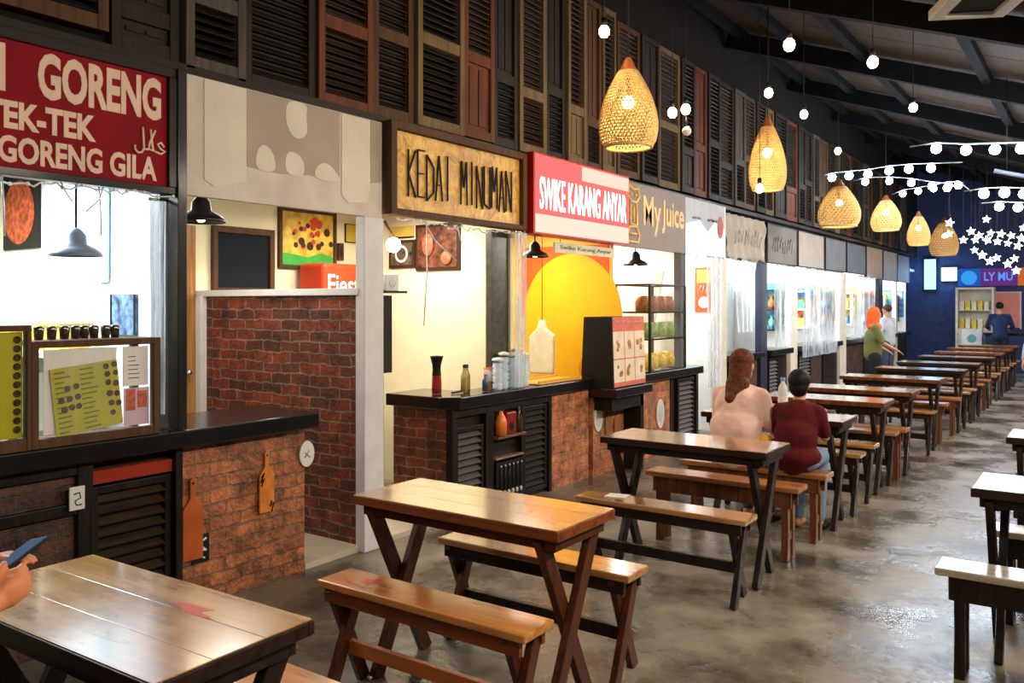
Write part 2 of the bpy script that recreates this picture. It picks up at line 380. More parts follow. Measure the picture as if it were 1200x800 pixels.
# ------------------------------------------------------------------ old shutters over the signs
BAYS = [(1.0, 2.45, 'above the red painted sign'), (2.45, 3.91, 'above the patchy board'), (3.91, 5.45, 'above the yellow wooden sign'), (5.45, 7.1, 'above the glowing red sign'),
        (7.1, 8.6, 'above the grey juice sign'), (8.6, 9.8, 'above the red oval sign'), (9.8, 11.3, 'above the crumpled banner'),
        (11.3, 12.7, 'above the scratched board'), (12.7, 14.2, 'above the plain beige board'), (14.2, 15.6, 'above the nearer slate board'),
        (15.6, 17.1, 'above the farther slate board'), (17.1, 18.6, 'above the tan board'), (18.6, 20.1, 'above the light grey board'), (20.1, 21.6, 'above the last sign board')]
def slats(mb, y0, y1, z0, z1, x, pitch=.045):
    n = max(2, int((z1-z0)/pitch)); p = (z1-z0)/n
    for i in range(n):
        zc = z0+(i+.5)*p
        mb.obox((x, (y0+y1)/2, zc), (.045, y1-y0, .009), (0, math.radians(38), 0))
def shutter(y0, y1, fm, sm, lo='louvre', hi='louvre', proud=0.0, z0=2.75, split=3.28, z1=3.95, kind=''):
    bay = [b for b in BAYS if b[0]-.02 <= (y0+y1)/2 < b[1]] or [BAYS[-1]]
    bay = bay[0]; k = CNT[bay[2]] = CNT.get(bay[2], -1)+1
    t = thing('louvred_shutter', 'old %s shutter %s, %s from its near end' % (kind or 'brown louvred', bay[2], ORD[k]), 'shutter', (-3.84, y0, z0), 0, 'old shutters along the upper wall')
    w = y1-y0; th = .05+proud; f = min(.05, w*.14); H1 = split-z0; H2 = z1-z0
    mb = MB()
    mb.box(0, th, 0, f, 0, H2); mb.box(0, th, w-f, w, 0, H2)
    mb.box(0, th-.002, f, w-f, 0, .07); mb.box(0, th-.002, f, w-f, H1-.05, H1+.03); mb.box(0, th-.002, f, w-f, H2-.05, H2)
    mb.build('frame', fm, t, .003)
    for (a, b, ty) in ((.07, H1-.05, lo), (H1+.03, H2-.05, hi)):
        mb = MB()
        if ty == 'louvre': slats(mb, f, w-f, a, b, th-.028); mb.box(0, .006, f, w-f, a, b)
        else:
            mb.box(0, th-.025, f, w-f, a, b); mb.box(th-.025, th-.015, f+.03, w/2-.008, a+.03, b-.03); mb.box(th-.025, th-.015, w/2+.008, w-f-.03, a+.03, b-.03)
        mb.build('louvres' if ty == 'louvre' else 'board_panel', sm if ty == 'louvre' else fm, t)
    return t
CNT = {}
S = M_SHUT
near = [(1.00, 1.55, S[2], M_SLATBL, 'louvre', 'louvre', 0, 2.80, 3.3), (1.57, 2.10, S[0], M_SLATBL, 'louvre', 'louvre', .03, 2.80, 3.25), (2.13, 2.48, S[3], M_SLAT, 'board', 'board', 0, 2.75, 2.95),
 (2.50, 2.86, S[2], M_SLAT, 'louvre', 'louvre', .03, 2.73, 3.12), (2.87, 3.37, S[3], M_SLAT, 'louvre', 'louvre', 0, 2.73, 3.5),
 (3.38, 3.83, S[1], M_SLATB, 'louvre', 'louvre', .02, 2.73, 3.24), (3.85, 4.23, S[0], M_SLAT, 'louvre', 'louvre', 0, 2.75, 3.30),
 (4.24, 4.74, S[4], M_SLAT, 'louvre', 'louvre', .03, 2.75, 3.36), (4.75, 5.12, S[1], M_SLATB, 'board', 'louvre', .02, 2.76, 3.36),
 (5.14, 5.45, S[3], M_SLATBL, 'louvre', 'board', 0, 2.76, 3.3), (5.47, 5.86, S[4], M_SLATB, 'louvre', 'louvre', .01, 2.76, 3.25),
 (5.87, 6.16, S[3], M_SLATBL, 'louvre', 'board', 0, 2.76, 3.35), (6.19, 6.50, S[4], M_SLATB, 'board', 'louvre', .02, 2.76, 3.25),
 (6.52, 6.80, S[0], M_SLAT, 'louvre', 'board', 0, 2.76, 3.2), (6.82, 7.07, S[4], M_SLAT, 'board', 'louvre', .01, 2.77, 3.2)]
nm = {id(S[0]): 'brown', id(S[1]): 'reddish brown', id(S[2]): 'weathered grey', id(S[3]): 'dark', id(S[4]): 'tan'}
for a in near: shutter(*a, z1=(3.95 if a[0] < 4 else 4.3), kind=nm[id(a[2])]+(' panelled' if a[4] == 'board' else ' louvred'))
y = 7.12; pat = [(0, 1, 'louvre'), (3, 0, 'louvre'), (4, 1, 'louvre'), (3, 0, 'board'), (1, 0, 'board'), (3, 0, 'louvre'), (3, 1, 'louvre'), (2, 0, 'louvre')]
i = 0
while y < 21.4:
    w = R.choice((.38, .42, .48, .55)); fi, si, lo = pat[i % 8]
    shutter(y, y+w-.015, S[fi], (M_SLAT, M_SLATB)[si], lo, 'board' if i % 3 == 1 else 'louvre', .02*(i % 2), 2.78, 3.25+.1*(i % 3), 4.25, kind=nm[id(S[fi])]+(' panelled' if lo == 'board' else ' louvred'))
    y += w; i += 1

# ------------------------------------------------------------------ sign boards
# 1 red hand painted sign
t = thing('sign_board', 'red hand painted sign with cream lettering over the brightest stall, nearest sign', 'sign', (-3.76, 0, 2.08))
mb = MB(); mb.box(-.04, .03, .3, 2.44, 0, .035); mb.box(-.04, .03, .3, 2.44, .57, .62); mb.box(-.04, .035, 2.385, 2.44, .035, .57); mb.box(-.04, .03, .3, .35, .035, .57)
mb.build('frame', M_DARKW, t, .003)
B(-.03, .012, .35, 2.385, .035, .57).build('panel', M_RED, t)
P = onX(.012)
text_mesh('lettering', 'GORENG', 1.775, 2.352, .348, .552, P, M_CREAMT, t, fat=.04)
text_mesh('lettering', 'NASI', 1.24, 1.645, .348, .552, P, M_CREAMT, t, fat=.04)
text_mesh('lettering', 'TEK-TEK', 1.56, 2.03, .198, .315, P, M_CREAMT, t, fat=.04)
text_mesh('lettering', 'GORENG GILA', 1.615, 2.33, .055, .17, P, M_CREAMT, t, fat=.035)
text_mesh('lettering', 'NASI', 1.24, 1.55, .055, .175, P, M_CREAMT, t, fat=.02)
def strokes(mb, lst, x, r=.007):
    for pts in lst: mb.tube([(x, a, b) for a, b in pts], r, 6)
mb = MB()   # Arabic word
strokes(mb, [[(2.365, .225), (2.35, .245), (2.33, .235), (2.345, .215), (2.37, .205), (2.35, .19), (2.325, .195), (2.31, .20)],
             [(2.31, .20), (2.305, .215), (2.295, .30)], [(2.31, .20), (2.285, .205), (2.29, .235), (2.32, .30)],
             [(2.285, .205), (2.265, .20), (2.26, .215), (2.255, .305)], [(2.262, .21), (2.25, .185), (2.23, .18), (2.215, .195), (2.215, .215)]], .018, .006)
mb.build('halal_lettering', M_CREAMT, t)
# 2 patchy grey board
def patchy():
    m, nt, b = new_mat('patchy_plaster')
    g = nt.nodes.new('ShaderNodeNewGeometry'); n = nt.nodes.new('ShaderNodeTexNoise'); n.inputs['Scale'].default_value = 5; n.inputs['Detail'].default_value = 6
    nt.links.new(g.outputs['Position'], n.inputs['Vector'])
    r = nt.nodes.new('ShaderNodeValToRGB'); r.color_ramp.elements[0].position = .35; r.color_ramp.elements[1].position = .65
    r.color_ramp.elements[0].color = (.54, .48, .42, 1); r.color_ramp.elements[1].color = (.66, .60, .52, 1)
    nt.links.new(n.outputs['Fac'], r.inputs['Fac']); nt.links.new(r.outputs['Color'], b.inputs['Base Color']); b.inputs['Roughness'].default_value = .7
    return m
t = thing('sign_board', 'blank grey board with painted out pale patches over the open brick bay', 'sign', (-3.76, 0, 2.08))
B(-.03, .0, 2.475, 3.895, .01, .62).build('panel', patchy(), t, .004)
mb = MB()
def blob(pts): mb.prism(pts, 'X', .0005, .0025)
blob([(2.86, .20), (3.1, .19), (3.3, .21), (3.53, .20), (3.53, .615), (2.86, .615)])
blob([(3.79, .22), (3.89, .24), (3.89, .615), (3.79, .615)])
mb.build('brown_paint_field', mat('taupe_paint', (.40, .335, .275), .7, var=.08, scale=4), t)
mb = MB()
def blob2(pts):
    for _ in range(2):
        q = []
        for i, a in enumerate(pts):
            b = pts[(i+1) % len(pts)]; q += [(a[0]*.75+b[0]*.25, a[1]*.75+b[1]*.25), (a[0]*.25+b[0]*.75, a[1]*.25+b[1]*.75)]
        pts = q
    mb.prism(pts, 'X', .0026, .004)
blob2([(3.13, .615), (3.12, .50), (3.15, .43), (3.20, .40), (3.26, .42), (3.28, .46), (3.27, .54), (3.28, .615)])
blob2([(2.92, .19), (2.92, .28), (2.96, .34), (3.02, .32), (3.05, .26), (3.05, .19)])
blob2([(3.12, .19), (3.12, .31), (3.17, .33), (3.25, .30), (3.26, .19)])
blob2([(3.33, .19), (3.34, .26), (3.40, .30), (3.47, .28), (3.53, .22), (3.53, .19)])
mb.prism([(2.60, .10), (2.66, .07), (2.858, .12), (2.858, .612), (2.60, .612)], 'X', .0026, .004)
mb.prism([(3.545, .12), (3.60, .08), (3.76, .10), (3.785, .20), (3.785, .612), (3.545, .612)], 'X', .0026, .004)
mb.build('pale_patches', mat('filler_paint', (.68, .63, .54), .7, var=.06, scale=4), t)
# 3 yellow wooden sign with twig letters
t = thing('sign_board', 'yellow wooden sign with dark twig lettering in a brown frame', 'sign', (-3.76, 0, 2.12))
mb = MB(); mb.box(-.04, .06, 3.92, 3.975, 0, .60); mb.box(-.04, .06, 5.40, 5.455, 0, .60); mb.box(-.04, .06, 3.975, 5.40, .55, .60); mb.box(-.04, .06, 3.975, 5.40, 0, .04)
mb.build('frame', M_SHUT[0], t, .004)
def rough_yellow():
    m, nt, b = new_mat('ochre_board')
    g = nt.nodes.new('ShaderNodeNewGeometry'); n = nt.nodes.new('ShaderNodeTexNoise'); n.inputs['Scale'].default_value = 9; n.inputs['Detail'].default_value = 7; n.inputs['Distortion'].default_value = 1.5
    nt.links.new(g.outputs['Position'], n.inputs['Vector'])
    r = nt.nodes.new('ShaderNodeValToRGB'); e = r.color_ramp.elements; e[0].position = .3; e[1].position = .72
    e[0].color = (.42, .17, .02, 1); e[1].color = (.78, .52, .10, 1); k = e.new(.5); k.color = (.62, .35, .04, 1)
    nt.links.new(n.outputs['Fac'], r.inputs['Fac']); nt.links.new(r.outputs['Color'], b.inputs['Base Color']); b.inputs['Roughness'].default_value = .4
    bp = nt.nodes.new('ShaderNodeBump'); bp.inputs['Strength'].default_value = .7; bp.inputs['Distance'].default_value = .02
    nt.links.new(n.outputs['Fac'], bp.inputs['Height']); nt.links.new(bp.outputs['Normal'], b.inputs['Normal']); return m
B(-.03, .02, 3.975, 5.40, .04, .55).build('panel', rough_yellow(), t)
STK = {'K': [[(0,0),(0,1)],[(0,.5),(1,1)],[(0,.5),(1,0)]], 'E': [[(0,0),(0,1)],[(0,1),(1,1)],[(0,.5),(.8,.5)],[(0,0),(1,0)]], 'D': [[(0,0),(0,1)],[(0,1),(1,.75)],[(1,.75),(1,.2)],[(1,.2),(0,0)]],
       'A': [[(0,0),(.5,1)],[(.5,1),(1,0)],[(.2,.35),(.8,.35)]], 'I': [[(.5,0),(.5,1)]], 'M': [[(0,0),(.1,1)],[(.1,1),(.5,.4)],[(.5,.4),(.9,1)],[(.9,1),(1,0)]],
       'N': [[(0,0),(0,1)],[(0,1),(1,0)],[(1,0),(1,1)]], 'U': [[(0,1),(0,.1)],[(0,.1),(1,0)],[(1,0),(1,1)]]}
mb = MB(); word = 'KEDAI MINUMAN'; cw = 1.19/13
for i, ch in enumerate(word):
    if ch == ' ': continue
    u0 = 4.11+i*cw; hh = .13+.012*math.sin(i*2.1)
    for a, b in STK[ch]:
        mb.beam((.03, u0+a[0]*cw*.78, hh+a[1]*.31), (.03, u0+b[0]*cw*.78, hh+b[1]*.31), .008, .010, side=(1, 0, 0))
mb.build('twig_lettering', M_INK, t)
# 4 glowing red light box
t = thing('light_box_sign', 'glowing red light box sign with white lettering', 'sign', (-3.76, 0, 2.10))
B(-.04, .10, 5.48, 7.10, 0, .645).build('casing', mat('red_casing', (.42, .012, .008), .4), t, .004)
B(.10, .104, 5.50, 7.08, .015, .63).build('lit_face', glow('red_face', (1, .16, .15), .8), t)
B(.104, .1045, 5.50, 7.08, .015, .16).build('glare_band', glow('cream_glare', (1, .70, .56), .75), t)  # cream strip paints in the white glow low on the sign face
B(.104, .1045, 6.22, 7.08, .50, .62).build('glare_band', glow('cream_glare2', (1, .70, .56), .7), t)  # same cream, painted in for the glare at the upper right
text_mesh('lettering', 'SWIKE KARANG ANYAR', 5.56, 7.03, .20, .46, onX(.105), glow('white_letters', (1, .93, .86), 2.0), t, fat=.005)
# 5 grey sign with yellow lettering
t = thing('sign_board', 'grey sign with yellow drink mascot outline and yellow lettering', 'sign', (-3.76, 0, 2.10))
t['label'] = 'grey sign with yellow My Juice lettering and drink jar drawing'
B(-.03, .01, 7.12, 8.60, 0, .63).build('panel', mat('grey_board', (.27, .23, .21), .6, var=.06, scale=3), t, .003)
MY = mat('yellow_letters', (.85, .58, .20), .5)
P = onX(.01)
text_mesh('lettering', 'My', 7.58, 7.98, .14, .53, P, MY, t, fat=.015)
text_mesh('lettering', 'Juice', 8.00, 8.56, .18, .53, P, MY, t, fat=.02)
mb = MB()
strokes(mb, [[(7.26, .60), (7.24, .50), (7.30, .44), (7.42, .44), (7.48, .50), (7.46, .58), (7.36, .56), (7.26, .60)], [(7.30, .44), (7.29, .22), (7.43, .22), (7.42, .44)],
             [(7.22, .10), (7.25, .05), (7.45, .05), (7.48, .12), (7.42, .20), (7.28, .20), (7.22, .10)], [(7.28, .13), (7.42, .13)], [(7.36, .25), (7.36, .40)]], .014, .014)
mb.ball((.014, 7.31, .51), .018); mb.ball((.014, 7.40, .51), .018)
mb.build('drink_drawing', MY, t)
# 6 white sign with red oval
t = thing('sign_board', 'white sign with red oval and tiny black text', 'sign', (-3.76, 0, 2.10))
B(-.03, .01, 8.61, 9.80, 0, .62).build('panel', mat('white_gloss', (.62, .62, .62), .3, var=.02), t, .003)
MB().prism([(8.62, .62), (9.76, .62), (9.76, .35), (9.45, .42), (9.25, .28), (9.0, .40), (8.62, .33)], 'X', .0105, .0115).build('grey_field', mat('pale_grey_print', (.34, .34, .34), .4), t)
MB().disc((.012, 9.62, .36), .085, 'X', .003, ry=.13).build('red_oval', mat('brick_red', (.45, .06, .05), .5), t)
scrawl('small_print', 8.78, 9.02, .40, .43, 6, onX(.011), M_INK, t, 4, .004); scrawl('small_print', 9.22, 9.5, .40, .44, 7, onX(.011), M_INK, t, 6, .005)
# 7.. farther boards
def board(y0, y1, label, col, z0=2.11, z1=2.66, crumple=False, txt=None, edge=None):
    t = thing('sign_board', label, 'sign', (-3.76, 0, z0)); H = z1-z0
    m = mat('board_'+str(round(y0)), col, .6, var=.10, scale=4)
    if crumple:
        nx, ny = 26, 12; vs = []; rr = random.Random(3)
        for j in range(ny+1):
            for i in range(nx+1):
                vs.append((.02*math.sin(i*1.35+j*.5)+.012*math.sin(i*3.1-j), y0+(y1-y0)*i/nx, H*j/ny+(.02*math.sin(i*.9) if j == 0 else 0)))
        mb = MB().add(vs, [(j*(nx+1)+i, j*(nx+1)+i+1, (j+1)*(nx+1)+i+1, (j+1)*(nx+1)+i) for j in range(ny) for i in range(nx)], 0, True)
        o = mb.build('banner_cloth', m, t, fixn=False); sm = o.modifiers.new('s', 'SOLIDIFY'); sm.thickness = .004
        B(-.04, -.03, y0, y1, 0, H).build('backing', M_DARKW, t)
    else:
        B(-.03, .005, y0+.02, y1-.02, .015, H-.015).build('panel', m, t)
        mb = MB(); mb.box(-.03, .015, y0, y0+.02, 0, H); mb.box(-.03, .015, y1-.02, y1, 0, H); mb.box(-.03, .015, y0+.02, y1-.02, H-.015, H); mb.box(-.03, .015, y0+.02, y1-.02, 0, .015)
        mb.build('frame', M_DARKW, t)
    if txt:
        scrawl('faded_writing', y0+.2, y1-.2, H*.28, H*.72, 9, onX(.004 if not crumple else .026), mat('faded_text_'+str(round(y0)), edge, .6), t, round(y0), .012)
board(9.82, 11.25, 'crumpled beige cloth banner with faded lettering', (.44, .38, .32), crumple=True, txt='KOPI', edge=(.62, .58, .52))
board(11.33, 12.70, 'dark grey board with scratched pale writing', (.20, .185, .175), txt='SATE', edge=(.42, .40, .38))
board(12.74, 14.18, 'plain beige board beside the dark grey one', (.42, .37, .31))
board(14.24, 15.60, 'slate grey board, nearer of the two bluish ones', (.20, .21, .23))
board(15.64, 17.10, 'slate grey board with a small pale mark, farther of the two bluish ones', (.16, .185, .22))
board(17.14, 18.60, 'tan board near the far end of the sign row', (.42, .33, .25), 2.06, 2.68)
board(18.64, 20.10, 'light grey board near the far end of the sign row', (.38, .38, .37), 2.05, 2.68)
board(20.14, 21.50, 'pale blue grey board last in the sign row', (.34, .40, .46), 2.05, 2.66)

# ------------------------------------------------------------------ posts on the stall front
def post(y0, y1, label, m, z0=0, z1=2.10, x0=-3.84, x1=-3.76, name='post'):
    return tag(B(x0, x1, y0, y1, z0, z1).build(name, m, None, .004), label, 'post')
post(2.425, 2.475, 'thin black post between the red sign and the grey board', M_DARKZ, .925, 2.70, -3.80, -3.715)
post(2.40, 2.46, 'grey metal post behind the thin black one', mat('grey_post', (.20, .21, .23), .35, metal=.4), .925, 2.30, -3.92, -3.83)
post(3.91, 3.945, 'olive jamb beside the white post', mat('olive_paint', (.40, .34, .12), .5), 0, 1.08, -3.84, -3.79)
post(5.20, 5.43, 'olive black post wrapped in plastic right of the cream wall', mat('olive_black', (.07, .065, .045), .3, var=.4, scale=20), .895, 2.12, -3.92, -3.86)
post(8.50, 8.64, 'grey post between juice stall and white sign', mat('dark_grey_post', (.07, .065, .065), .5), .86, 2.12)
post(9.55, 9.86, 'cream post behind the woman in pink', M_CREAMP)
post(11.10, 11.36, 'blue black post between glass stalls', mat('blue_black', (.03, .035, .06), .4), 0, 2.12)
post(12.40, 12.74, 'cream post above the boy in red', M_CREAMP)
post(15.20, 15.64, 'cream post left of the woman in the orange headscarf', M_CREAMP)
post(18.3, 18.65, 'dark post behind the woman in the orange headscarf', M_DARKZ)
post(20.0, 20.15, 'pale post near the end of the stall row', M_CREAMP)

# ------------------------------------------------------------------ counters
def louvre_door(t, y0, y1, z0, z1, x, fm=M_DARKZ, sm=M_SLAT, name='louvred_door'):
    f = .035; mb = MB(); mb.box(x, x+.03, y0, y0+f, z0, z1); mb.box(x, x+.03, y1-f, y1, z0, z1); mb.box(x, x+.03, y0+f, y1-f, z0, z0+f); mb.box(x, x+.03, y0+f, y1-f, z1-f, z1)
    d = mb.build(name, fm, t, .003); mb = MB(); slats(mb, y0+f, y1-f, z0+f, z1-f, x+.012, .05); mb.build('slats', sm, d); return d
# counter 1
t = thing('counter', 'black topped brick counter of the nearest stall', 'counter', (0, 0, 0))
B(-4.28, -3.70, .5, 3.32, .835, .922).build('countertop', M_BLACKT, t, .008)
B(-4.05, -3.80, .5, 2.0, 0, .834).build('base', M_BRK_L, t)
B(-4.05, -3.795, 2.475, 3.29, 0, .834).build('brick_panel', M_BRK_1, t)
B(-4.05, -3.83, 2.0, 2.475, 0, .834).build('recess', M_DARKW, t)
mb = MB(); mb.box(-3.83, -3.765, 1.96, 2.03, 0, .834); mb.box(-3.83, -3.765, 2.445, 2.485, 0, .834); mb.box(-3.83, -3.77, .5, 1.96, .60, .65); mb.box(-3.83, -3.77, .5, 1.96, .775, .834)
mb.build('dark_frame', M_DARKZ, t, .004)
louvre_door(t, 2.035, 2.44, .10, .70, -3.825, M_DARKZ, M_SLATB)
B(-3.825, -3.79, 2.04, 2.44, .715, .775).build('red_rail', mat('red_rail_paint', (.30, .03, .012), .4), t)
# things on and at counter 1
def sticker_plate(y, z, x, label, w=.07, h=.105):
    t = thing('electrical_plate', label, 'plate', (x, y, z)); B(0, .008, -w/2, w/2, -h/2, h/2).build('plate', M_PLATE, t, .003)
    mb = MB(); strokes(mb, [[(-.015, .02), (.01, .025), (.015, 0), (-.01, -.01), (-.005, -.03), (.02, -.03)]], .009, .003); mb.build('mark', M_INK, t); return t
sticker_plate(1.95, .675, -3.762, 'small white plate on the dark counter frame')
def cutting_board(y, z, x, h, w, label, m=M_ORANGEW):
    t = thing('cutting_board', label, 'cutting board', (x, y, z)); bh = h*.68
    pts = [(-w/2, 0), (w/2, 0), (w/2, bh*.9), (w*.3, bh), (w*.14, bh*1.1), (w*.14, h*.97), (0, h), (-w*.14, h*.97), (-w*.14, bh*1.1), (-w*.3, bh), (-w/2, bh*.9)]
    MB().prism(pts, 'X', 0, .014).build('board', m, t, .003)
    MB().disc((.014, 0, h*.93), w*.06, 'X', .001, 10).build('hanging_hole', M_INK, t)
    return t
t = cutting_board(3.01, .395, -3.79, .34, .10, 'orange paddle shaped cutting board hanging on the bright brick panel')
mb = MB(); strokes(mb, [[(-.04, .20), (-.02, .22), (-.045, .17), (-.02, .19), (-.04, .15)], [(.03, .06), (.02, .03), (.045, .05), (.03, .0)]], .016, .004); mb.build('painted_marks', M_INK, t)
t = cutting_board(2.55, .245, -3.79, .42, .115, 'orange paddle shaped cutting board low on the brick beside the louvred door', mat('red_orange_wood', (.45, .10, .022), .45, var=.2))
t = thing('painted_badge', 'small black badge with white symbol beside the lower cutting board', 'badge', (-3.794, 2.60, .29))
B(0, .008, -.05, .05, -.07, .07).build('plate', M_INK, t); mb = MB(); strokes(mb, [[(.03, .05), (-.02, .03), (.02, 0), (-.02, -.03), (.02, -.05)], [(.03, -.01), (-.03, .0)]], .01, .006); mb.build('symbol', M_PLATE, t)
t = thing('wall_plate', 'white oval plate hanging at the corner of the bright brick panel', 'plate', (-3.794, 3.30, .675))
MB().disc((0, 0, 0), .055, 'X', .012, ry=.075).build('dish', M_PLATE, t, .002); mb = MB(); strokes(mb, [[(-.02, -.02), (.015, .02)], [(-.02, .01), (.02, -.02)]], .014, .003); mb.build('mark', mat('grey_ink', (.25, .25, .25)), t)
# display case with menus on counter 1
t = thing('display_case', 'wooden framed glass display case with a tilted yellow menu', 'display case', (-3.73, 0, .924))
mb = MB()
mb.box(-.02, .02, 1.735, 1.765, 0, .46); mb.box(-.02, .02, 2.295, 2.33, 0, .46); mb.box(-.02, .02, 1.765, 2.295, .43, .46); mb.box(-.02, .02, 1.765, 2.295, 0, .04)
mb.box(-.20, -.02, 1.735, 2.33, 0, .02); mb.box(-.20, -.02, 1.735, 2.33, .44, .46); mb.box(-.20, -.17, 1.735, 1.765, .02, .44); mb.box(-.20, -.17, 2.295, 2.33, .02, .44)
mb.build('frame', M_SHUT[0], t, .003)
B(.0, .003, 1.765, 2.295, .04, .43).build('glass_pane', M_GLASSP, t)
def food_menu(name, parent, y0, y1, z0, z1, x, base, rot=0, cols=1, seed=1, dots=None):
    rr = random.Random(seed); yc, zc = (y0+y1)/2, (z0+z1)/2
    def rp(a, b): a -= yc; b -= zc; return (yc+a*math.cos(rot)-b*math.sin(rot), zc+a*math.sin(rot)+b*math.cos(rot))
    s = MB().prism([rp(y0, z0), rp(y1, z0), rp(y1, z1), rp(y0, z1)], 'X', x, x+.003).build(name, base, parent)
    mb = MB(); w, h = y1-y0, z1-z0
    for i in range(int(h/.022)):
        zz = z0+.012+i*.022
        for (a, b) in ((.05, .28), (.42, .68)):
            l = w*(b-a)*rr.uniform(.6, 1)
            mb.prism([rp(y0+w*a, zz), rp(y0+w*a+l, zz), rp(y0+w*a+l, zz+.007), rp(y0+w*a, zz+.007)], 'X', x+.003, x+.0036)
    mb.build('menu_text', mat('olive_ink', (.16, .14, .02), .6), s)
    mb = MB()
    for (a, b, r) in (dots or []):
        c = rp(y0+w*a, z0+h*b); mb.disc((x+.0037, c[0], c[1]), r, 'X', .001, 12)
    if dots: mb.build('dish_photos', mat('dish_photo', (.05, .022, .012), .5, var=.8, scale=60), s)
    return s
MYEL = mat('yellow_menu_paper', (.42, .40, .010), .5, var=.06)
dd = [(.82, .92, .014), (.95, .93, .014), (.83, .80, .014), (.96, .80, .013), (.83, .67, .014), (.95, .64, .014), (.84, .50, .015), (.95, .48, .014), (.85, .35, .014), (.96, .33, .014), (.86, .2, .013),
      (.22, .68, .014), (.35, .70, .014), (.12, .52, .014), (.24, .53, .014), (.36, .54, .014), (.15, .38, .015), (.26, .40, .014), (.36, .40, .014)]
s = MB().prism([(1.80, .05), (2.10, .07), (2.13, .42), (1.80, .42)], 'X', -.02, -.015).build('paper_backing', M_PAPER, t)
food_menu('yellow_menu', t, 1.835, 2.14, .05, .35, -.010, MYEL, math.radians(6), dots=dd)
s = B(-.012, -.008, 2.155, 2.28, .235, .42).build('price_sheet', M_PAPER, t); mb = MB()
for i in range(6): mb.box(-.008, -.0074, 2.18, 2.18+.07*R.uniform(.5, 1), .27+i*.02, .274+i*.02)
mb.build('printed_text', M_INK, s)
s = B(-.012, -.008, 2.16, 2.285, .05, .225).build('drinks_card', mat('lilac_card', (.62, .42, .55), .5), t)
mb = MB(); mb.box(-.008, -.0074, 2.168, 2.215, .12, .22); mb.box(-.008, -.0074, 2.225, 2.275, .13, .21); mb.build('drink_photos', mat('tea_red', (.50, .08, .03), .4, var=.5, scale=50), s)
# second menu case at the picture edge
t = thing('display_case', 'wooden framed case with yellow menu at the left picture edge', 'display case', (-3.73, 0, .924))
mb = MB(); mb.box(-.02, .02, 1.715, 1.735, 0, .53); mb.box(-.02, .02, 1.36, 1.38, 0, .53); mb.box(-.02, .02, 1.38, 1.715, .505, .53); mb.box(-.02, .02, 1.38, 1.715, 0, .05); mb.box(-.12, -.02, 1.36, 1.735, 0, .02)
mb.build('frame', M_SHUT[0], t, .003)
food_menu('yellow_menu', t, 1.39, 1.71, .055, .50, -.012, MYEL, 0, dots=[(.93, .93-.085*i, .016) for i in range(11)]+[(.05, .93-.085*i, .016) for i in range(11)])
# glasses on the case
M_DGL = mat('dark_tumbler', (.05, .035, .025), .12, var=.5, scale=60, coat=.5)
def tumbler(x, y, z, label, r=.022, h=.06, m=M_DGL):
    t = MB().lathe([(.001, 0), (r*.8, 0), (r*.95, h*.5), (r, h*.85), (r*.8, h), (.001, h*1.02)], (0, 0, 0), 12).build('tumbler', m)
    t.location = (x, y, z); return tag(t, label, 'cup', 'upturned dark cups on the display case')
for i, yy in enumerate((1.805, 1.86, 1.915, 1.965, 2.005, 2.05, 2.105, 2.15)):
    tumbler(-3.80, yy, 1.386, 'small dark upturned cup on the display case, %s of eight from the left' % ORD[i])
# interior of stall 1
t = thing('photo_print', 'small blue grey framed photo on the bright white stall wall', 'picture', (-4.28, 2.41, 1.385))
B(0, .235, -.012, -.002, 0, .21).build('print', mat('blue_photo', (.12, .20, .34), .5, var=.9, scale=22), t)
mb = MB(); mb.box(0, .012, -.016, -.012, 0, .21); mb.box(.222, .235, -.016, -.012, 0, .21); mb.build('frame', M_INK, t)
t = thing('food_poster', 'dark framed poster of red noodles at the left edge', 'poster', (-5.48, 2.41, 1.87))
B(0, .44, -.015, -.002, 0, .46).build('frame', M_INK, t)
MB().disc((.2, -.016, .22), .19, 'Y', -.002).build('dish_photo', mat('red_dish', (.42, .07, .02), .5, var=.7, scale=30), t)
t = thing('wall_shelf', 'white shelf on the bright stall wall behind the display case', 'shelf', (-5.3, 2.25, 0))
B(0, .98, -.14, .158, 1.27, 1.30).build('shelf_board', M_WHITE, t); MB().prism([(-.0, 1.15), (.155, 1.15), (.155, 1.268), (-.1, 1.268)], 'X', .3, .32).build('bracket', M_WHITE, t)
MYT = mat('yellow_plastic', (.85, .60, .06), .35)
t = thing('plastic_tub', 'long yellow plastic tub on the white shelf', 'tub', (-5.15, 2.26, 1.302))
mb = MB(); mb.prism([(0, 0), (.42, 0), (.45, .10), (-.03, .10)], 'Y', -.09, .09); mb.build('tub', MYT, t, .008); B(-.035, .455, -.1, .1, .10, .112).build('rim', MYT, t)
t = thing('plastic_tub', 'smaller raised yellow plastic tub at the right of the white shelf', 'tub', (-4.62, 2.26, 1.302))
mb = MB(); mb.prism([(0, 0), (.24, 0), (.26, .13), (-.02, .13)], 'Y', -.08, .08); mb.build('tub', MYT, t, .008); B(-.025, .265, -.09, .09, .13, .142).build('rim', MYT, t)
t = thing('hanging_strip', 'pale blue plastic strip hanging on the white stall wall', 'plastic strip', (-4.40, 2.405, 1.66))
MB().prism([(0, 0), (.10, .0), (.105, .5), (.07, .55), (.03, .55), (.0, .5)], 'Y', -.012, -.004).build('strip', mat('pale_cyan', (.42, .70, .82), .4), t)

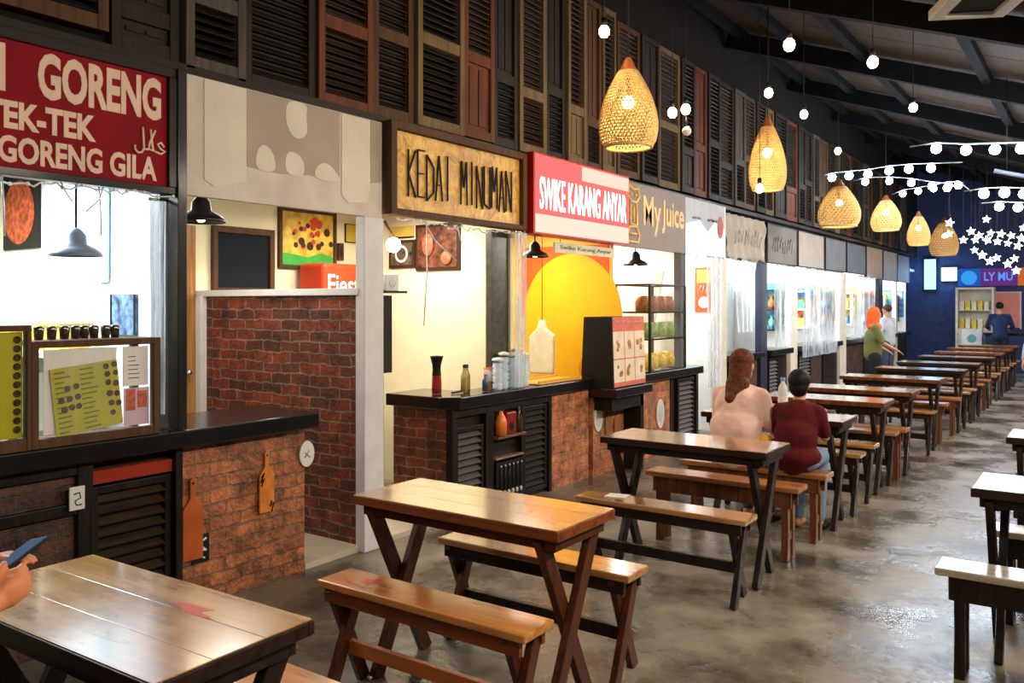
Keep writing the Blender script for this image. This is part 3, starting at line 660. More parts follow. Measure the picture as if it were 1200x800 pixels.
def dome_lamp(x, y, z, label, r=.125, m=M_BLACK, cord_to=2.36, bulb=True):
    """z = rim height"""
    t = thing('pendant_lamp', label, 'lamp', (x, y, z))
    MB().lathe([(r, 0), (r*.98, r*.12), (r*.8, r*.30), (r*.42, r*.48), (r*.38, r*.85), (r*.22, r*1.05), (.012, r*1.15)], n=28).build('shade', m, t).modifiers.new('s', 'SOLIDIFY').thickness = .003
    MB().tube([(0, 0, r*1.1), (0, 0, cord_to-z)], .006).build('cord', M_CABLE, t)
    if bulb: MB().ball((0, 0, r*.22), .028).build('bulb', M_WARMB, t)
    return t
dome_lamp(-3.90, 2.68, 1.975, 'black enamel dome pendant lamp in the open bay', cord_to=2.36)
dome_lamp(-3.90, 2.02, 1.765, 'grey enamel dome pendant lamp in the bright stall', .115, mat('grey_enamel', (.20, .27, .36), .35), bulb=False)
dome_lamp(-3.98, 5.98, 1.945, 'black dome pendant lamp in the yellow walled stall', .12)
dome_lamp(-4.00, 7.9, 1.95, 'black dome pendant lamp in the juice stall', .13)

# tinsel / twisted fairy wire under signs
def garland(name, label, y0, y1, z, x=-3.72, n=60, seed=1, drops=()):
    rr = random.Random(seed); mb = MB(); pts = []
    for i in range(n+1):
        pts.append((x+rr.uniform(-.012, .012), y0+(y1-y0)*i/n+rr.uniform(-.006, .006), z+rr.uniform(-.014, .014)-.02*math.sin(PI*i/n)))
    mb.tube(pts, .0045, 5)
    for (yy, dz, dy) in drops: mb.tube([(x, yy, z), (x+.01, yy+dy*.3, z-dz*.5), (x, yy+dy, z-dz)], .004, 5)
    t = thing(name, label, 'string light'); mb.build('wire', mat('pale_wire', (.62, .64, .68), .3, metal=.2), t)
    mb = MB()
    for p in pts[::3]: mb.ball(p, .009, n=6)
    mb.build('leds', mat('led_caps', (.8, .82, .85), .3), t); return t
garland('fairy_string', 'pale twisted fairy light string under the red painted sign', .9, 2.40, 2.075, seed=2, drops=((2.03, .22, .01), (2.05, .12, -.08), (1.62, .25, .01), (1.86, .08, .05)))
garland('fairy_string', 'pale twisted fairy light string under the yellow wooden sign', 4.0, 5.45, 2.10, seed=3, drops=((4.25, .25, .35), (4.28, .7, -.03), (4.6, .12, .05)))
garland('fairy_string', 'pale twisted fairy light string under the white sign with red oval', 8.62, 8.98, 2.09, n=20, seed=5, drops=((8.8, .15, .05),))

# counter 2
t = thing('counter', 'black topped counter with brick return under the yellow wooden sign', 'counter')
pts = [(-4.34, 4.53), (-3.82, 4.53), (-3.70, 4.62), (-3.70, 6.50), (-4.02, 6.50), (-4.02, 4.98), (-4.34, 4.98)]
MB().prism(pts, 'Z', .80, .888).build('countertop', M_BLACKT, t, .008)
B(-4.31, -3.80, 4.585, 4.66, .0, .799).build('brick_return', M_BRK_R, t)
B(-3.99, -3.79, 4.66, 5.88, 0, .799).build('carcass', M_DARKW, t)
B(-3.99, -3.755, 5.875, 6.50, 0, .799).build('brick_panel', M_BRK_2, t)
mb = MB(); mb.box(-3.80, -3.74, 4.575, 4.62, 0, .799); mb.box(-3.79, -3.74, 4.97, 5.07, 0, .799); mb.box(-3.79, -3.745, 5.44, 5.47, 0, .799); mb.box(-3.79, -3.74, 5.83, 5.875, 0, .799); mb.box(-3.79, -3.742, 4.62, 5.83, .74, .799)
mb.build('dark_frame', M_DARKZ, t, .003)
louvre_door(t, 4.625, 4.965, .08, .66, -3.785, M_DARKZ, mat('grey_slat', (.10, .095, .09), .35))
louvre_door(t, 5.475, 5.825, .04, .73, -3.785, M_DARKZ, mat('dark_grey_slat', (.035, .032, .03), .4))
for q in ((-3.70, .53, .55), (-3.72, .37, .385), (-3.72, .045, .06)): B(-3.79, q[0], 5.07, 5.44, q[1], q[2]).build('niche_shelf', wood('niche_wood%d' % int(q[1]*100), (.12, .06, .03), (.25, .14, .08), 'Y'), t, .002)
t = thing('bottle', 'orange squeeze bottle on the small shelf under the counter', 'bottle', (-3.73, 5.14, .551))
MB().lathe([(.001, 0), (.045, .005), (.047, .11), (.03, .15), (.018, .165), (.016, .185), (.001, .187)], n=16).build('body', mat('orange_plastic', (.80, .22, .03), .35), t)
t = thing('tin', 'dark red tin on the small shelf under the counter', 'tin', (-3.745, 5.27, .551))
B(-.04, .03, -.07, .06, 0, .17).build('box', mat('maroon_tin', (.22, .012, .012), .35), t, .01); MB().disc((.031, -.01, .06), .03, 'X', .003).build('round_mark', M_INK, t)
t = thing('bottle', 'dark brown glass bottle on the small shelf under the counter', 'bottle', (-3.735, 5.385, .551))
MB().lathe([(.001, 0), (.032, .005), (.032, .11), (.013, .15), (.012, .20), (.001, .20)], n=14).build('body', mat('brown_glass', (.05, .035, .02), .1), t)
t = thing('cutlery_rack', 'black rack with white capped skewers under the small shelf', 'rack', (-3.742, 5.08, .07))
B(0, .015, 0, .35, .0, .28).build('back_board', M_INK, t)
for i in range(6):
    mb = MB().tube([(.022, .04+i*.054, .05), (.022, .05+i*.054, .25)], .005, 6); s = mb.build('skewer', M_BLACK, t)
    MB().ball((.024, .04+i*.054, .045), .013, n=8, sc=(1, 1, 1.6)).build('cap', M_PLATE, s); MB().ball((.024, .05+i*.054, .25), .008, n=6).build('tip', M_PLATE, s)
# items on counter 2
t = thing('pepper_grinder', 'tall red and black grinder on the counter end', 'grinder', (-3.99, 4.70, .89))
MB().lathe([(.001, 0), (.035, .002), (.037, .05), (.033, .13), (.034, .135)], n=20).build('body', mat('grinder_red', (.30, .02, .012), .3), t)
MB().lathe([(.034, .135), (.030, .17), (.032, .21), (.046, .265), (.05, .275), (.001, .28)], n=20).build('top', M_INK, t)
def bottle(x, y, z, h, r, m, label, capm=M_INK, group=None):
    t = thing('bottle', label, 'bottle', (x, y, z), 0, group)
    MB().lathe([(.001, 0), (r, .004), (r, h*.6), (r*.45, h*.78), (r*.4, h*.9)], n=16).build('body', m, t)
    MB().lathe([(r*.45, h*.88), (r*.45, h), (.001, h)], n=12).build('cap', capm, t); return t
bottle(-3.86, 4.86, .89, .21, .026, mat('oil_glass', (.42, .36, .10), .1), 'olive oil bottle on the counter, left of two')
bottle(-3.93, 4.98, .89, .20, .026, mat('sauce_glass', (.36, .25, .10), .1), 'brown sauce bottle on the counter, right of two')
t = thing('menu_card', 'small orange card standing on the counter', 'card', (-3.86, 5.10, .89))
MB().prism([(0, 0), (.16, 0), (.155, .17), (.005, .17)], 'X', -.004, .004).build('card', mat('orange_card', (.75, .26, .10), .5), t); MB().disc((.005, .08, .10), .04, 'X', .001).build('print', M_PAPER, t)
t = thing('bottle', 'small blue capped spray bottle beside the orange card', 'bottle', (-3.80, 5.04, .89))
MB().lathe([(.001, 0), (.025, .003), (.025, .08), (.012, .1), (.01, .13)], n=12).build('body', mat('dark_blue_plastic', (.05, .08, .16), .3), t); MB().box(-.01, .035, -.01, .01, .13, .16).build('nozzle', M_PLATE, t)
M_CUPS = mat('clear_plastic_cup', (.66, .80, .95), .15, alpha=.85)
for i, (xx, yy, hh) in enumerate(((-3.79, 5.18, .22), (-3.80, 5.275, .26), (-3.80, 5.37, .25), (-3.80, 5.465, .28), (-3.80, 5.56, .24))):
    t = thing('plastic_cup_stack', 'stack of clear plastic cups on the counter, %s of five from the left' % ORD[i], 'cup stack', (xx, yy, .89), 0, 'clear plastic cup stacks')
    mb = MB(); pr = []
    for k in range(8): pr += [(.028+.006*(k % 2), hh*k/8), (.042, hh*(k+.6)/8)]
    mb.lathe(pr, n=16).build('cups', M_CUPS, t); MB().lathe([(.001, hh), (.045, hh), (.043, hh+.02), (.001, hh+.03)], n=16).build('lid', M_PLATE, t)
t = thing('serving_tongs', 'dark tongs lying on the counter beside the grinder', 'tongs', (-3.90, 4.76, .897))
MB().tube([(0, 0, 0), (.0, .10, .006), (.02, .18, .01)], .006).tube([(0, 0, 0), (.03, .10, .003), (.03, .18, .004)], .006).build('tongs', M_BLACK, t)
# stall 2 interior pictures
for (x0, x1, z0, z1, lab, col, k) in ((-5.13, -4.83, 1.86, 2.10, 'small dark framed picture of a pale ring on the cream wall', (.10, .07, .045), 0), (-4.82, -4.34, 1.83, 2.22, 'large dark framed grilled food poster on the cream wall', (.11, .035, .018), 1)):
    t = thing('food_poster', lab, 'poster', (x0, 5.42, z0)); w, h = x1-x0, z1-z0
    B(0, w, -.02, -.002, 0, h).build('frame', mat('umber_frame%d' % k, (.035, .018, .012), .4), t)
    B(.025, w-.025, -.023, -.02, .025, h-.025).build('photo', mat('food_print%d' % k, col, .5, var=.9, scale=18), t)
    if k == 0: MB().lathe([(.055, 0), (.075, 0)], n=24).build('ring', M_PAPER, t).matrix_local = Matrix.Translation((w/2, -.026, h/2)) @ Matrix.Rotation(PI/2, 4, 'X')
    else: MB().ball((w*.72, -.03, h*.25), .06, sc=(1, .2, 1)).ball((w*.3, -.03, h*.55), .07, sc=(1, .2, 1.4)).build('grilled_pieces', mat('grilled', (.35, .10, .05), .5, var=.5, scale=40), t)
t = thing('banner', 'narrow yellow banner above the food posters', 'banner', (-5.13, 5.42, 2.13)); B(0, .28, -.012, -.002, 0, .09).build('cloth', mat('ochre_cloth', (.60, .42, .08), .6), t)
B(0, .28, -.014, -.002, -.012, 0).build('rod', M_INK, t)
t = thing('wall_lamp', 'glowing wall lamp with glass globe beside the white post', 'lamp', (-3.79, 4.03, 1.93))
MB().ball((0, 0, 0), .05).build('bulb', glow('lamp_globe', (1, .82, .6), 14), t); MB().tube([(-.05, -.12, .12), (-.02, -.06, .15), (0, 0, .05)], .01).build('bracket', M_SHUT[0], t)
t = thing('meter_box', 'small white meter box on a black bracket beside the white post', 'box', (-3.79, 3.99, 1.63))
B(-.03, .03, -.06, .06, 0, .11).build('box', M_PLATE, t, .005); B(-.04, .05, -.09, .12, -.015, 0).build('bracket', M_BLACK, t); MB().disc((.03, 0, .05), .03, 'X', .004).build('dial', M_CHROME, t)
post(3.905, 4.02, 'short dark brown board below the meter box', M_SHUT[3], 1.10, 1.60, -3.82, -3.79)
# posters on back wall of bay
t = thing('food_poster', 'colourful yellow and red food poster with green base', 'poster', (-5.5, 4.485, 1.84))
mb = MB(); mb.box(0, .03, 0, .03, 0, .50); mb.box(0, .03, .59, .62, 0, .50); mb.box(0, .03, .03, .59, 0, .03); mb.box(0, .03, .03, .59, .47, .50)
mb.build('frame', M_SHUT[0], t)
B(0, .015, .03, .59, .03, .47).build('print', mat('yellow_print', (.80, .50, .08), .4, var=.5, scale=9), t)
MB().prism([(.03, .03), (.59, .03), (.59, .11), (.45, .14), (.30, .10), (.15, .12), (.03, .13)], 'X', .015, .017).build('green_base', mat('leaf_green', (.06, .38, .06), .5), t)
rr = random.Random(4); mb = MB(); mb2 = MB()
for i in range(26): (mb if i % 2 else mb2).disc((.016+.0003*i, rr.uniform(.22, .45) if i % 3 else rr.uniform(.06, .56), rr.uniform(.17, .43)), rr.uniform(.015, .04), 'X', .001, 8)
mb.build('dishes', mat('chilli_red', (.60, .07, .03), .4), t); mb2.build('dark_dishes', mat('dark_print', (.06, .03, .03), .4), t)
t = thing('drinks_cooler', 'red cooler lid with white script lettering behind the brick partition', 'cooler', (-5.30, 4.66, 0))
B(-.15, .15, 0, .52, 1.10, 1.88).build('body', mat('cooler_red', (.62, .05, .015), .4), t, .03); B(-.14, .14, .01, .51, 0, 1.10).build('base', M_WHITE, t, .01)
text_mesh('lettering', 'Fiesta', .05, .48, 1.62, 1.79, onX(.151), M_PAPER, t, fat=.01)
t = thing('menu_light_panel', 'orange and pale blue lit panel beside the red cooler', 'panel', (-5.5, 5.20, 1.35))
B(0, .03, 0, .2, 0, .48).build('panel', mat('amber_panel', (.80, .40, .08), .5), t); B(.03, .034, .06, .18, .0, .36).build('blue_print', mat('sky_print', (.35, .62, .80), .4), t)
t = thing('wall_picture', 'small yellow picture on the cream back wall', 'picture', (-5.5, 5.23, 2.10)); B(0, .02, 0, .13, 0, .15).build('canvas', mat('mustard', (.60, .42, .05), .5), t); B(0, .012, -.008, .138, -.008, .158).build('frame', M_INK, t)
t = thing('switch_box', 'small brown switch box beside the colourful poster', 'box', (-5.5, 5.13, 1.93)); B(0, .03, 0, .06, 0, .15).build('box', M_SHUT[0], t, .004); B(.03, .034, .01, .05, .03, .12).build('cover', M_SLATB, t)

# stall 3 (yellow)
t = thing('wall_mural', 'big yellow disc mural with orange corner in the second lit stall', 'mural', (-4.28, 7.08, 1.42))
MB().disc((0, 0, 0), .56, 'Y', -.008, 56, ry=.62).build('yellow_disc', mat('sun_yellow', (.86, .44, .015), .5, var=.04), t)
B(-.60, .42, -.003, 0, .0, .70).build('orange_field', mat('orange_field', (.75, .12, .02), .5), t)
MB().disc((.25, -.009, -.50), .16, 'Y', -.004, 30).build('orange_spot', mat('orange_spot', (.85, .22, .02), .5), t)
t = thing('name_strip', 'cream strip with small green lettering hanging over the yellow disc', 'sign', (-3.80, 6.0, 1.985))
MB().tube([(0, .1, .085), (0, .1, .12)], .003, 5).build('hook', M_CABLE, t); MB().tube([(0, .95, .085), (0, .95, .12)], .003, 5).build('hook', M_CABLE, t)
B(-.01, .01, 0, 1.05, 0, .085).build('strip', mat('cream_strip', (.68, .66, .48), .5), t)
text_mesh('lettering', 'Swike Karang Anyar', .08, .98, .02, .065, onX(.011), mat('olive_green', (.14, .20, .05), .5), t)
t = thing('apron', 'white cloth apron hanging in the yellow stall', 'apron', (-4.25, 6.55, .90))
MB().tube([(-.03, 0, .5), (-.03, 0, 1.46)], .004, 5).build('hanging_cord', M_CABLE, t)
MB().prism([(-.16, 0), (.10, 0), (.11, .36), (.02, .42), (.0, .5), (-.06, .5), (-.08, .42), (-.17, .34)], 'Y', -.02, .02).build('cloth', mat('apron_cloth', (.80, .74, .62), .8), t, .015)
t = thing('serving_tray', 'yellow serving tray on the counter in front of the yellow mural', 'tray', (-3.87, 6.0, .89))
B(-.13, .13, -.32, .36, 0, .012).build('tray', mat('amber_tray', (.80, .40, .05), .35), t, .004); mb = MB(); mb.box(-.13, -.12, -.32, .36, .012, .03); mb.box(.12, .13, -.32, .36, .012, .03); mb.build('rim', MATS['amber_tray'], t)
# counter 3: black stand with big menu box
t = thing('counter', 'low black stand carrying the big picture menu box', 'counter')
B(-3.95, -3.49, 6.52, 7.25, .72, .80).build('countertop', M_BLACKT, t, .006)
B(-3.93, -3.73, 6.54, 7.22, 0, .719).build('brick_base', M_BRK_2, t)
B(-3.73, -3.55, 7.12, 7.18, .0, .719).build('support', M_DARKZ, t); B(-3.73, -3.55, 6.56, 7.18, .60, .719).build('apron', M_DARKW, t)
t = thing('menu_box', 'big black box with a red and white picture menu on its front', 'menu board', (-3.52, 6.36, .802))
MB().prism([(-.33, 0), (0, 0), (-.02, .63), (-.30, .63)], 'Y', .17, .19).build('side_panel', M_INK, t)
MB().prism([(-.33, 0), (-.008, 0), (-.028, .63), (-.30, .63)], 'Y', .19, .80).build('body', M_INK, t)
t2 = B(-.012, .0, .19, .80, .01, .63).build('menu_sheet', mat('menu_cream', (.80, .68, .52), .5), t)
t2.rotation_euler = (0, -.032, 0)
mb = MB(); mb.box(0, .001, .19, .80, .50, .63); mb.box(0, .001, .19, .80, .01, .05); mb.box(0, .001, .19, .80, .25, .26); mb.box(0, .001, .395, .405, .05, .5); mb.box(0, .001, .59, .60, .05, .5)
mb.build('red_print', mat('salmon_print', (.68, .16, .10), .5), t2)
rr = random.Random(8); mb = MB()
for i in range(3):
    for j in range(2):
        for k in range(3): mb.disc((.001+.0002*k, .29+i*.2+rr.uniform(-.04, .04), .15+j*.23+rr.uniform(-.04, .04)), rr.uniform(.015, .035), 'X', .001, 8)
mb.build('dish_photos', mat('dish_mix', (.45, .20, .05), .5, var=.9, scale=40), t2)
scrawl('title_print', .25, .74, .56, .60, 12, onX(.0), M_PAPER, t2, 9, .004)
def wall_plate(y, z, x, r, label, ry=None):
    t = thing('wall_plate', label, 'plate', (x, y, z)); MB().disc((0, 0, 0), r, 'X', .012, ry=ry or r).build('dish', M_PLATE, t, .003)
    MB().disc((.012, 0, 0), r*.65, 'X', .002, ry=(ry or r)*.65).build('centre', mat('dish_grey', (.55, .55, .52), .3), t)
wall_plate(6.62, .52, -3.729, .075, 'white oval plate on the brick below the big menu box', .12)
cutting_board(6.80, .30, -3.729, .32, .10, 'brown paddle board below the big menu box, left of two', mat('brown_paddle', (.30, .12, .05), .5))
cutting_board(7.00, .26, -3.729, .36, .16, 'wide brown paddle board below the big menu box, right of two', mat('brown_paddle2', (.34, .14, .06), .5))
# counter 4
t = thing('counter', 'black topped counter with brick front under the juice sign', 'counter')
B(-4.10, -3.68, 7.30, 8.95, .775, .86).build('countertop', M_BLACKT, t, .006)
B(-4.0, -3.75, 7.32, 8.25, 0, .774).build('brick_panel', M_BRK_2, t)
B(-4.0, -3.79, 8.25, 8.93, 0, .774).build('carcass', M_DARKW, t)
for q in (8.20, 8.88): B(-3.79, -3.74, q, q+.06, 0, .774).build('frame_post', M_DARKZ, t)
louvre_door(t, 8.42, 8.87, .05, .74, -3.785, M_DARKZ, mat('grey_slat2', (.13, .12, .12), .35))
wall_plate(7.95, .42, -3.748, .09, 'white patterned plate leaning on brick under the juice counter', .15)
t = thing('glass_cabinet', 'black framed glass food cabinet on the juice counter', 'cabinet', (-4.08, 7.62, .862))
mb = MB(); L, Wd, Hh = .85, .38, .88
for xx in (0, Wd):
    for yy in (0, L): mb.box(xx-.012, xx+.012, yy-.012, yy+.012, 0, Hh)
for zz in (0, .33, .60, Hh):
    for xx in (0, Wd): mb.box(xx-.01, xx+.01, 0, L, zz-.008, zz+.008)
    for yy in (0, L): mb.box(0, Wd, yy-.01, yy+.01, zz-.008, zz+.008)
mb.build('frame', M_BLACK, t)
mb = MB(); mb.box(0, Wd, 0, L, .322, .328); mb.box(0, Wd, 0, L, .592, .598); mb.build('glass_shelves', M_GLASSP, t)
B(Wd-.002, Wd+.002, .012, L-.012, .01, Hh-.01).build('glass_front', M_GLASSP, t)
cols = [(.70, .50, .05), (.62, .10, .03), (.25, .35, .08), (.78, .70, .5), (.30, .12, .05), (.8, .35, .08)]
cm = [mat('produce%d' % i, c, .4, var=.3, scale=30) for i, c in enumerate(cols)]
names = ['yellow', 'red', 'green', 'cream', 'brown', 'orange']; k = 0
for zz, lvl in ((.012, 'bottom'), (.332, 'middle'), (.602, 'top')):
    for j in range(4):
        ci = (k*5+j) % 6
        o = MB().lathe([(.001, 0), (.07, .005), (.075, .10), (.055, .14), (.05, .165), (.001, .168)], n=14).build('food_jar', [cm[ci]])
        o.location = (-4.08+.24, 7.62+.12+j*.2, .862+zz)
        tag(o, '%s jar in the glass cabinet, %s shelf, %s from the left' % (names[ci], lvl, ORD[j]), 'jar', 'jars in the glass cabinet')
        k += 1
# stall 4 partition mural and poster
t = thing('wall_mural', 'pale grey mural of cups in the juice stall', 'mural', (-4.3, 8.60, 1.3))
mb = MB(); mb.prism([(-.62, 0), (-.30, 0), (-.22, .55), (-.70, .55)], 'Y', -.006, 0); mb.prism([(-.15, 0), (.18, 0), (.30, .62), (-.2, .62)], 'Y', -.006, 0); mb.build('cups', mat('mural_grey', (.52, .48, .44), .6), t)
t = thing('food_poster', 'red and orange menu poster beside the white sign post', 'poster', (-4.15, 9.82, 1.45))
B(0, .36, -.015, -.002, 0, .55).build('sheet', mat('poster_red', (.68, .10, .03), .5), t); B(.03, .33, -.017, -.015, .36, .52).build('yellow_block', mat('poster_yellow', (.80, .50, .08), .5), t)
scrawl('title_print', .05, .31, .24, .33, 6, onY(-.014), M_PAPER, t, 5, .008); mb = MB(); mb.disc((.12, -.018, .12), .07, 'Y', -.001); mb.disc((.26, -.018, .12), .05, 'Y', -.001); mb.build('dish_photos', cm[3], t)

# ------------------------------------------------------------------ farther stalls: counters, clutter on the partitions, plastic sheets
FAR = [(8.99, 9.54, 'white glass fronted'), (9.87, 11.08, 'first glass'), (11.38, 12.36, 'second glass'), (12.76, 14.2, 'third glass'), (14.27, 15.18, 'fourth glass'), (15.66, 17.1, 'fifth glass'), (17.17, 18.28, 'sixth glass'), (18.68, 19.98, 'seventh glass'), (20.17, 21.5, 'eighth glass')]
pc = [(.60, .14, .05), (.10, .25, .55), (.75, .55, .12), (.12, .35, .18), (.70, .70, .72), (.50, .30, .15), (.15, .45, .75)]
pm = [mat('print_mix%d' % i, c, .5, var=.6, scale=16) for i, c in enumerate(pc)]
pn = ['red', 'blue', 'yellow', 'green', 'white', 'brown', 'sky blue']
for i, (a, b, nmx) in enumerate(FAR[1:]):
    where = 'beyond the woman in pink'
    t = thing('counter', 'dark counter of the %s stall %s' % (ORD[i], where), 'counter')
    B(-4.1, -3.70, a, b, .84, .92).build('countertop', M_BLACKT, t, .005)
    B(-4.0, -3.80, a+.02, b-.02, 0, .839).build('base', M_DARKW if i % 2 else M_BRK_L, t)
    if i < 3: louvre_door(t, a+.08, (a+b)/2, .06, .80, -3.80, M_DARKZ, mat('far_slat%d' % i, (.16, .155, .16), .35))
    # shelf with jars on the partition facing the viewer
    py = [p for p, _ in PART if p > b-.35][0]-.02
    if i == 0: continue
    t = thing('wall_shelf', 'wall shelf rack in the %s stall %s' % (ORD[i], where), 'shelf', (-4.75, py, 1.15))
    mb = MB()
    for z in (0, .30, .60): mb.box(0, .75, -.2, 0, z, z+.018)
    mb.box(-.02, 0, -.2, 0, 0, .62); mb.box(.75, .77, -.2, 0, 0, .62); mb.build('boards', M_BLACK if i % 2 else M_WHITE, t)
    n = 0
    for z in (.019, .319):
        for j in range(4):
            ci = (i*3+j+n) % 7
            o = (B(-.06, .06, -.05, .05, 0, .15+.03*(j % 3)) if (j+i) % 2 else MB().lathe([(.001, 0), (.045, 0), (.048, .12), (.02, .17), (.018, .22), (.001, .22)], n=12)).build('packet' if (j+i) % 2 else 'bottle', pm[ci])
            o.location = (-4.65+j*.18, py-.1, 1.15+z)
            tag(o, '%s %s on the %s shelf of the %s far stall, %s along' % (pn[ci], 'packet' if (j+i) % 2 else 'bottle', 'lower' if z < .1 else 'middle', ORD[i], ORD[j]), 'packet' if (j+i) % 2 else 'bottle', 'goods on the far stall shelves')
        n += 1
    t = thing('food_poster', '%s poster on the wall of the %s stall %s' % (pn[(i*2+1) % 7], ORD[i], where), 'poster', (-4.0-.3, py, 1.25))
    B(0, .42, -.012, -.002, 0, .62).build('sheet', pm[(i*2+1) % 7], t); B(.04, .38, -.014, -.012, .42, .57).build('title_block', pm[(i*2+4) % 7], t)
    MB().disc((.21, -.013, .22), .13, 'Y', -.002).build('picture', pm[(i+5) % 7], t)
def curtain(y0, y1, z0, z1, x, label, amp=.02, seed=0):
    nx, nz = 40, 16; vs = []
    for j in range(nz+1):
        for i in range(nx+1):
            u, v = i/nx, j/nz
            vs.append((x+amp*math.sin(u*22+seed+1.5*v)+amp*.5*math.sin(u*47+3*v+seed), y0+(y1-y0)*(u*(.82+.18*v)+.06*math.sin(v*3+seed)*(1-v)), z0+(z1-z0)*v))
    mb = MB().add(vs, [(j*(nx+1)+i, j*(nx+1)+i+1, (j+1)*(nx+1)+i+1, (j+1)*(nx+1)+i) for j in range(nz) for i in range(nx)], 0, True)
    t = thing('plastic_curtain', label, 'plastic curtain'); mb.build('film', M_PLAST, t, fixn=False)
    MB().tube([(x, y0, z1+.005), (x, y1, z1+.005)], .008).build('rail', M_CHROME, t)
curtain(9.0, 9.50, .60, 2.08, -3.665, 'clear plastic curtain left of the cream post behind the woman in pink', seed=1)
curtain(9.95, 10.6, 1.2, 2.08, -3.665, 'short clear plastic curtain right above the woman in pink', seed=2)
curtain(11.45, 12.3, .95, 2.08, -3.665, 'clear plastic curtain between the blue black post and cream post', seed=3)
curtain(12.85, 15.0, .75, 2.08, -3.665, 'wide clear plastic curtain right of the boy in red', seed=4)
curtain(15.8, 17.5, .95, 2.06, -3.665, 'clear plastic curtain left of the orange headscarf', seed=5)
curtain(5.30, 5.46, .90, 2.10, -3.715, 'narrow crumpled plastic strip on the olive black post', .012, seed=6)
curtain(2.32, 2.42, 1.0, 2.05, -3.80, 'rolled clear plastic strip on the post of the brightest stall', .012, seed=7)
t = thing('refrigerator', 'tall white refrigerator behind the woman in pink', 'refrigerator', (-4.6, 10.60, 0))
B(0, .42, 0, .62, .9, 1.85).build('body', mat('fridge_white', (.72, .82, .84), .35, var=.03), t, .01); B(.03, .39, -.01, 0, .95, 1.80).build('door', mat('fridge_door', (.62, .76, .80), .25, var=.03), t); MB().tube([(.37, -.02, 1.2), (.37, -.02, 1.5)], .008).build('handle', M_CHROME, t)
B(.02, .40, .02, .60, 0, .9).build('stand', M_BLACK, t)

# ------------------------------------------------------------------ far end of the hall
MBW = mat('deep_blue_wall', (.035, .05, .13), .6, var=.2)
struct('wall_far', B(-5.6, 4.3, 23.0, 23.2, 0, 5), MBW)
def lbox(name, label, x0, x1, z0, z1, y, col, s, txt=None):
    t = thing(name, label, 'sign', (x0, y, z0)); B(-.02, x1-x0+.02, 0, .08, -.02, z1-z0+.02).build('casing', M_BLACK, t)
    B(0, x1-x0, -.006, 0, 0, z1-z0).build('lit_face', glow(name+txt if txt else name+str(x0), col, s), t); return t
lbox('light_box_sign', 'tall bright blue white light box at the far end', -3.66, -3.40, 1.92, 2.66, 22.9, (.30, .72, 1), 1.5)
lbox('light_box_sign', 'small bright white light box beside the tall blue one', -3.28, -2.94, 2.12, 2.45, 22.9, (.5, .85, 1), 1.6)
t = thing('banner_sign', 'wide blue purple and orange banner with bird lettering at far end', 'sign', (-2.92, 22.9, 1.99))
t['label'] = 'wide blue, purple and orange banner at the far end'
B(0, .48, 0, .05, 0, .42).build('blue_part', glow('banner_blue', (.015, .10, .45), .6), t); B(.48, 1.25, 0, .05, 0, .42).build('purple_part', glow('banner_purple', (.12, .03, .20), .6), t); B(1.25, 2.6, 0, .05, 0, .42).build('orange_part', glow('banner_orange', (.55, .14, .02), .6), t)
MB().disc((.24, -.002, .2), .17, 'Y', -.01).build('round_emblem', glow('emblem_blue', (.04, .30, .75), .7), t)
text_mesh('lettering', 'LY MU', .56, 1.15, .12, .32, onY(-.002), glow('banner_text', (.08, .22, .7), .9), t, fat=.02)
t = thing('snack_kiosk', 'cream snack shelf booth at the far end under the banner', 'kiosk', (-2.92, 22.5, 0))
mb = MB(); mb.box(0, .05, 0, .45, 0, 1.95); mb.box(.05, .75, .4, .45, .0, 1.95); mb.box(.75, .8, 0, .45, 0, 1.95); mb.box(.05, .75, 0, .4, .95, .98); mb.box(.05, .75, 0, .4, 1.4, 1.42); mb.box(.05, .75, 0, .4, 1.9, 1.95); mb.box(.05, .75, 0.02, .4, 0, .95)
mb.build('shelves', M_CREAMP, t)
for j in range(5):
    o = B(-.05, .05, -.05, .05, 0, .2+.03*(j % 2)).build('snack_packet', cm[3 if j % 2 else 0]); o.location = (-2.8+j*.13, 22.65, .982); tag(o, 'yellow or cream snack packet on the lower kiosk shelf, %s along' % ORD[j], 'packet', 'snacks on the kiosk')
    o = B(-.05, .05, -.05, .05, 0, .2+.03*(j % 2)).build('snack_packet', cm[0 if j % 2 else 3]); o.location = (-2.8+j*.13, 22.65, 1.422); tag(o, 'yellow or cream snack packet on the upper kiosk shelf, %s along' % ORD[j], 'packet', 'snacks on the kiosk')
t = thing('cardboard_box', 'white printed carton below the cream snack booth', 'box', (-2.75, 22.2, .55)); B(0, .42, 0, .25, 0, .42).build('carton', M_PAPER, t, .006); MB().disc((.21, -.001, .2), .1, 'Y', -.002).build('print', mat('teal_print', (.15, .40, .42), .5), t); B(.05, .37, .02, .23, -.55, 0).build('stand', M_DARKZ, t)
t = thing('wall_panel', 'coral pink wall panel behind the person in dark blue', 'panel', (-2.25, 22.95, 1.0)); B(0, .62, 0, .04, 0, .82).build('panel', mat('coral', (.85, .28, .20), .6, var=.04), t); mb = MB(); mb.box(-.03, 0, -.01, .04, -.03, .85); mb.box(.62, .65, -.01, .04, -.03, .85); mb.box(0, .62, -.01, .04, .82, .85); mb.build('frame', M_CREAMP, t)
t = thing('counter', 'dark blue counter at the far end in front of the coral panel', 'counter', (-2.25, 22.0, 0)); B(0, 3.0, 0, .4, 0, .85).build('base', mat('navy_base', (.015, .03, .09), .5), t); B(-.03, 3.03, -.03, .43, .85, .90).build('countertop', M_BLACKT, t)
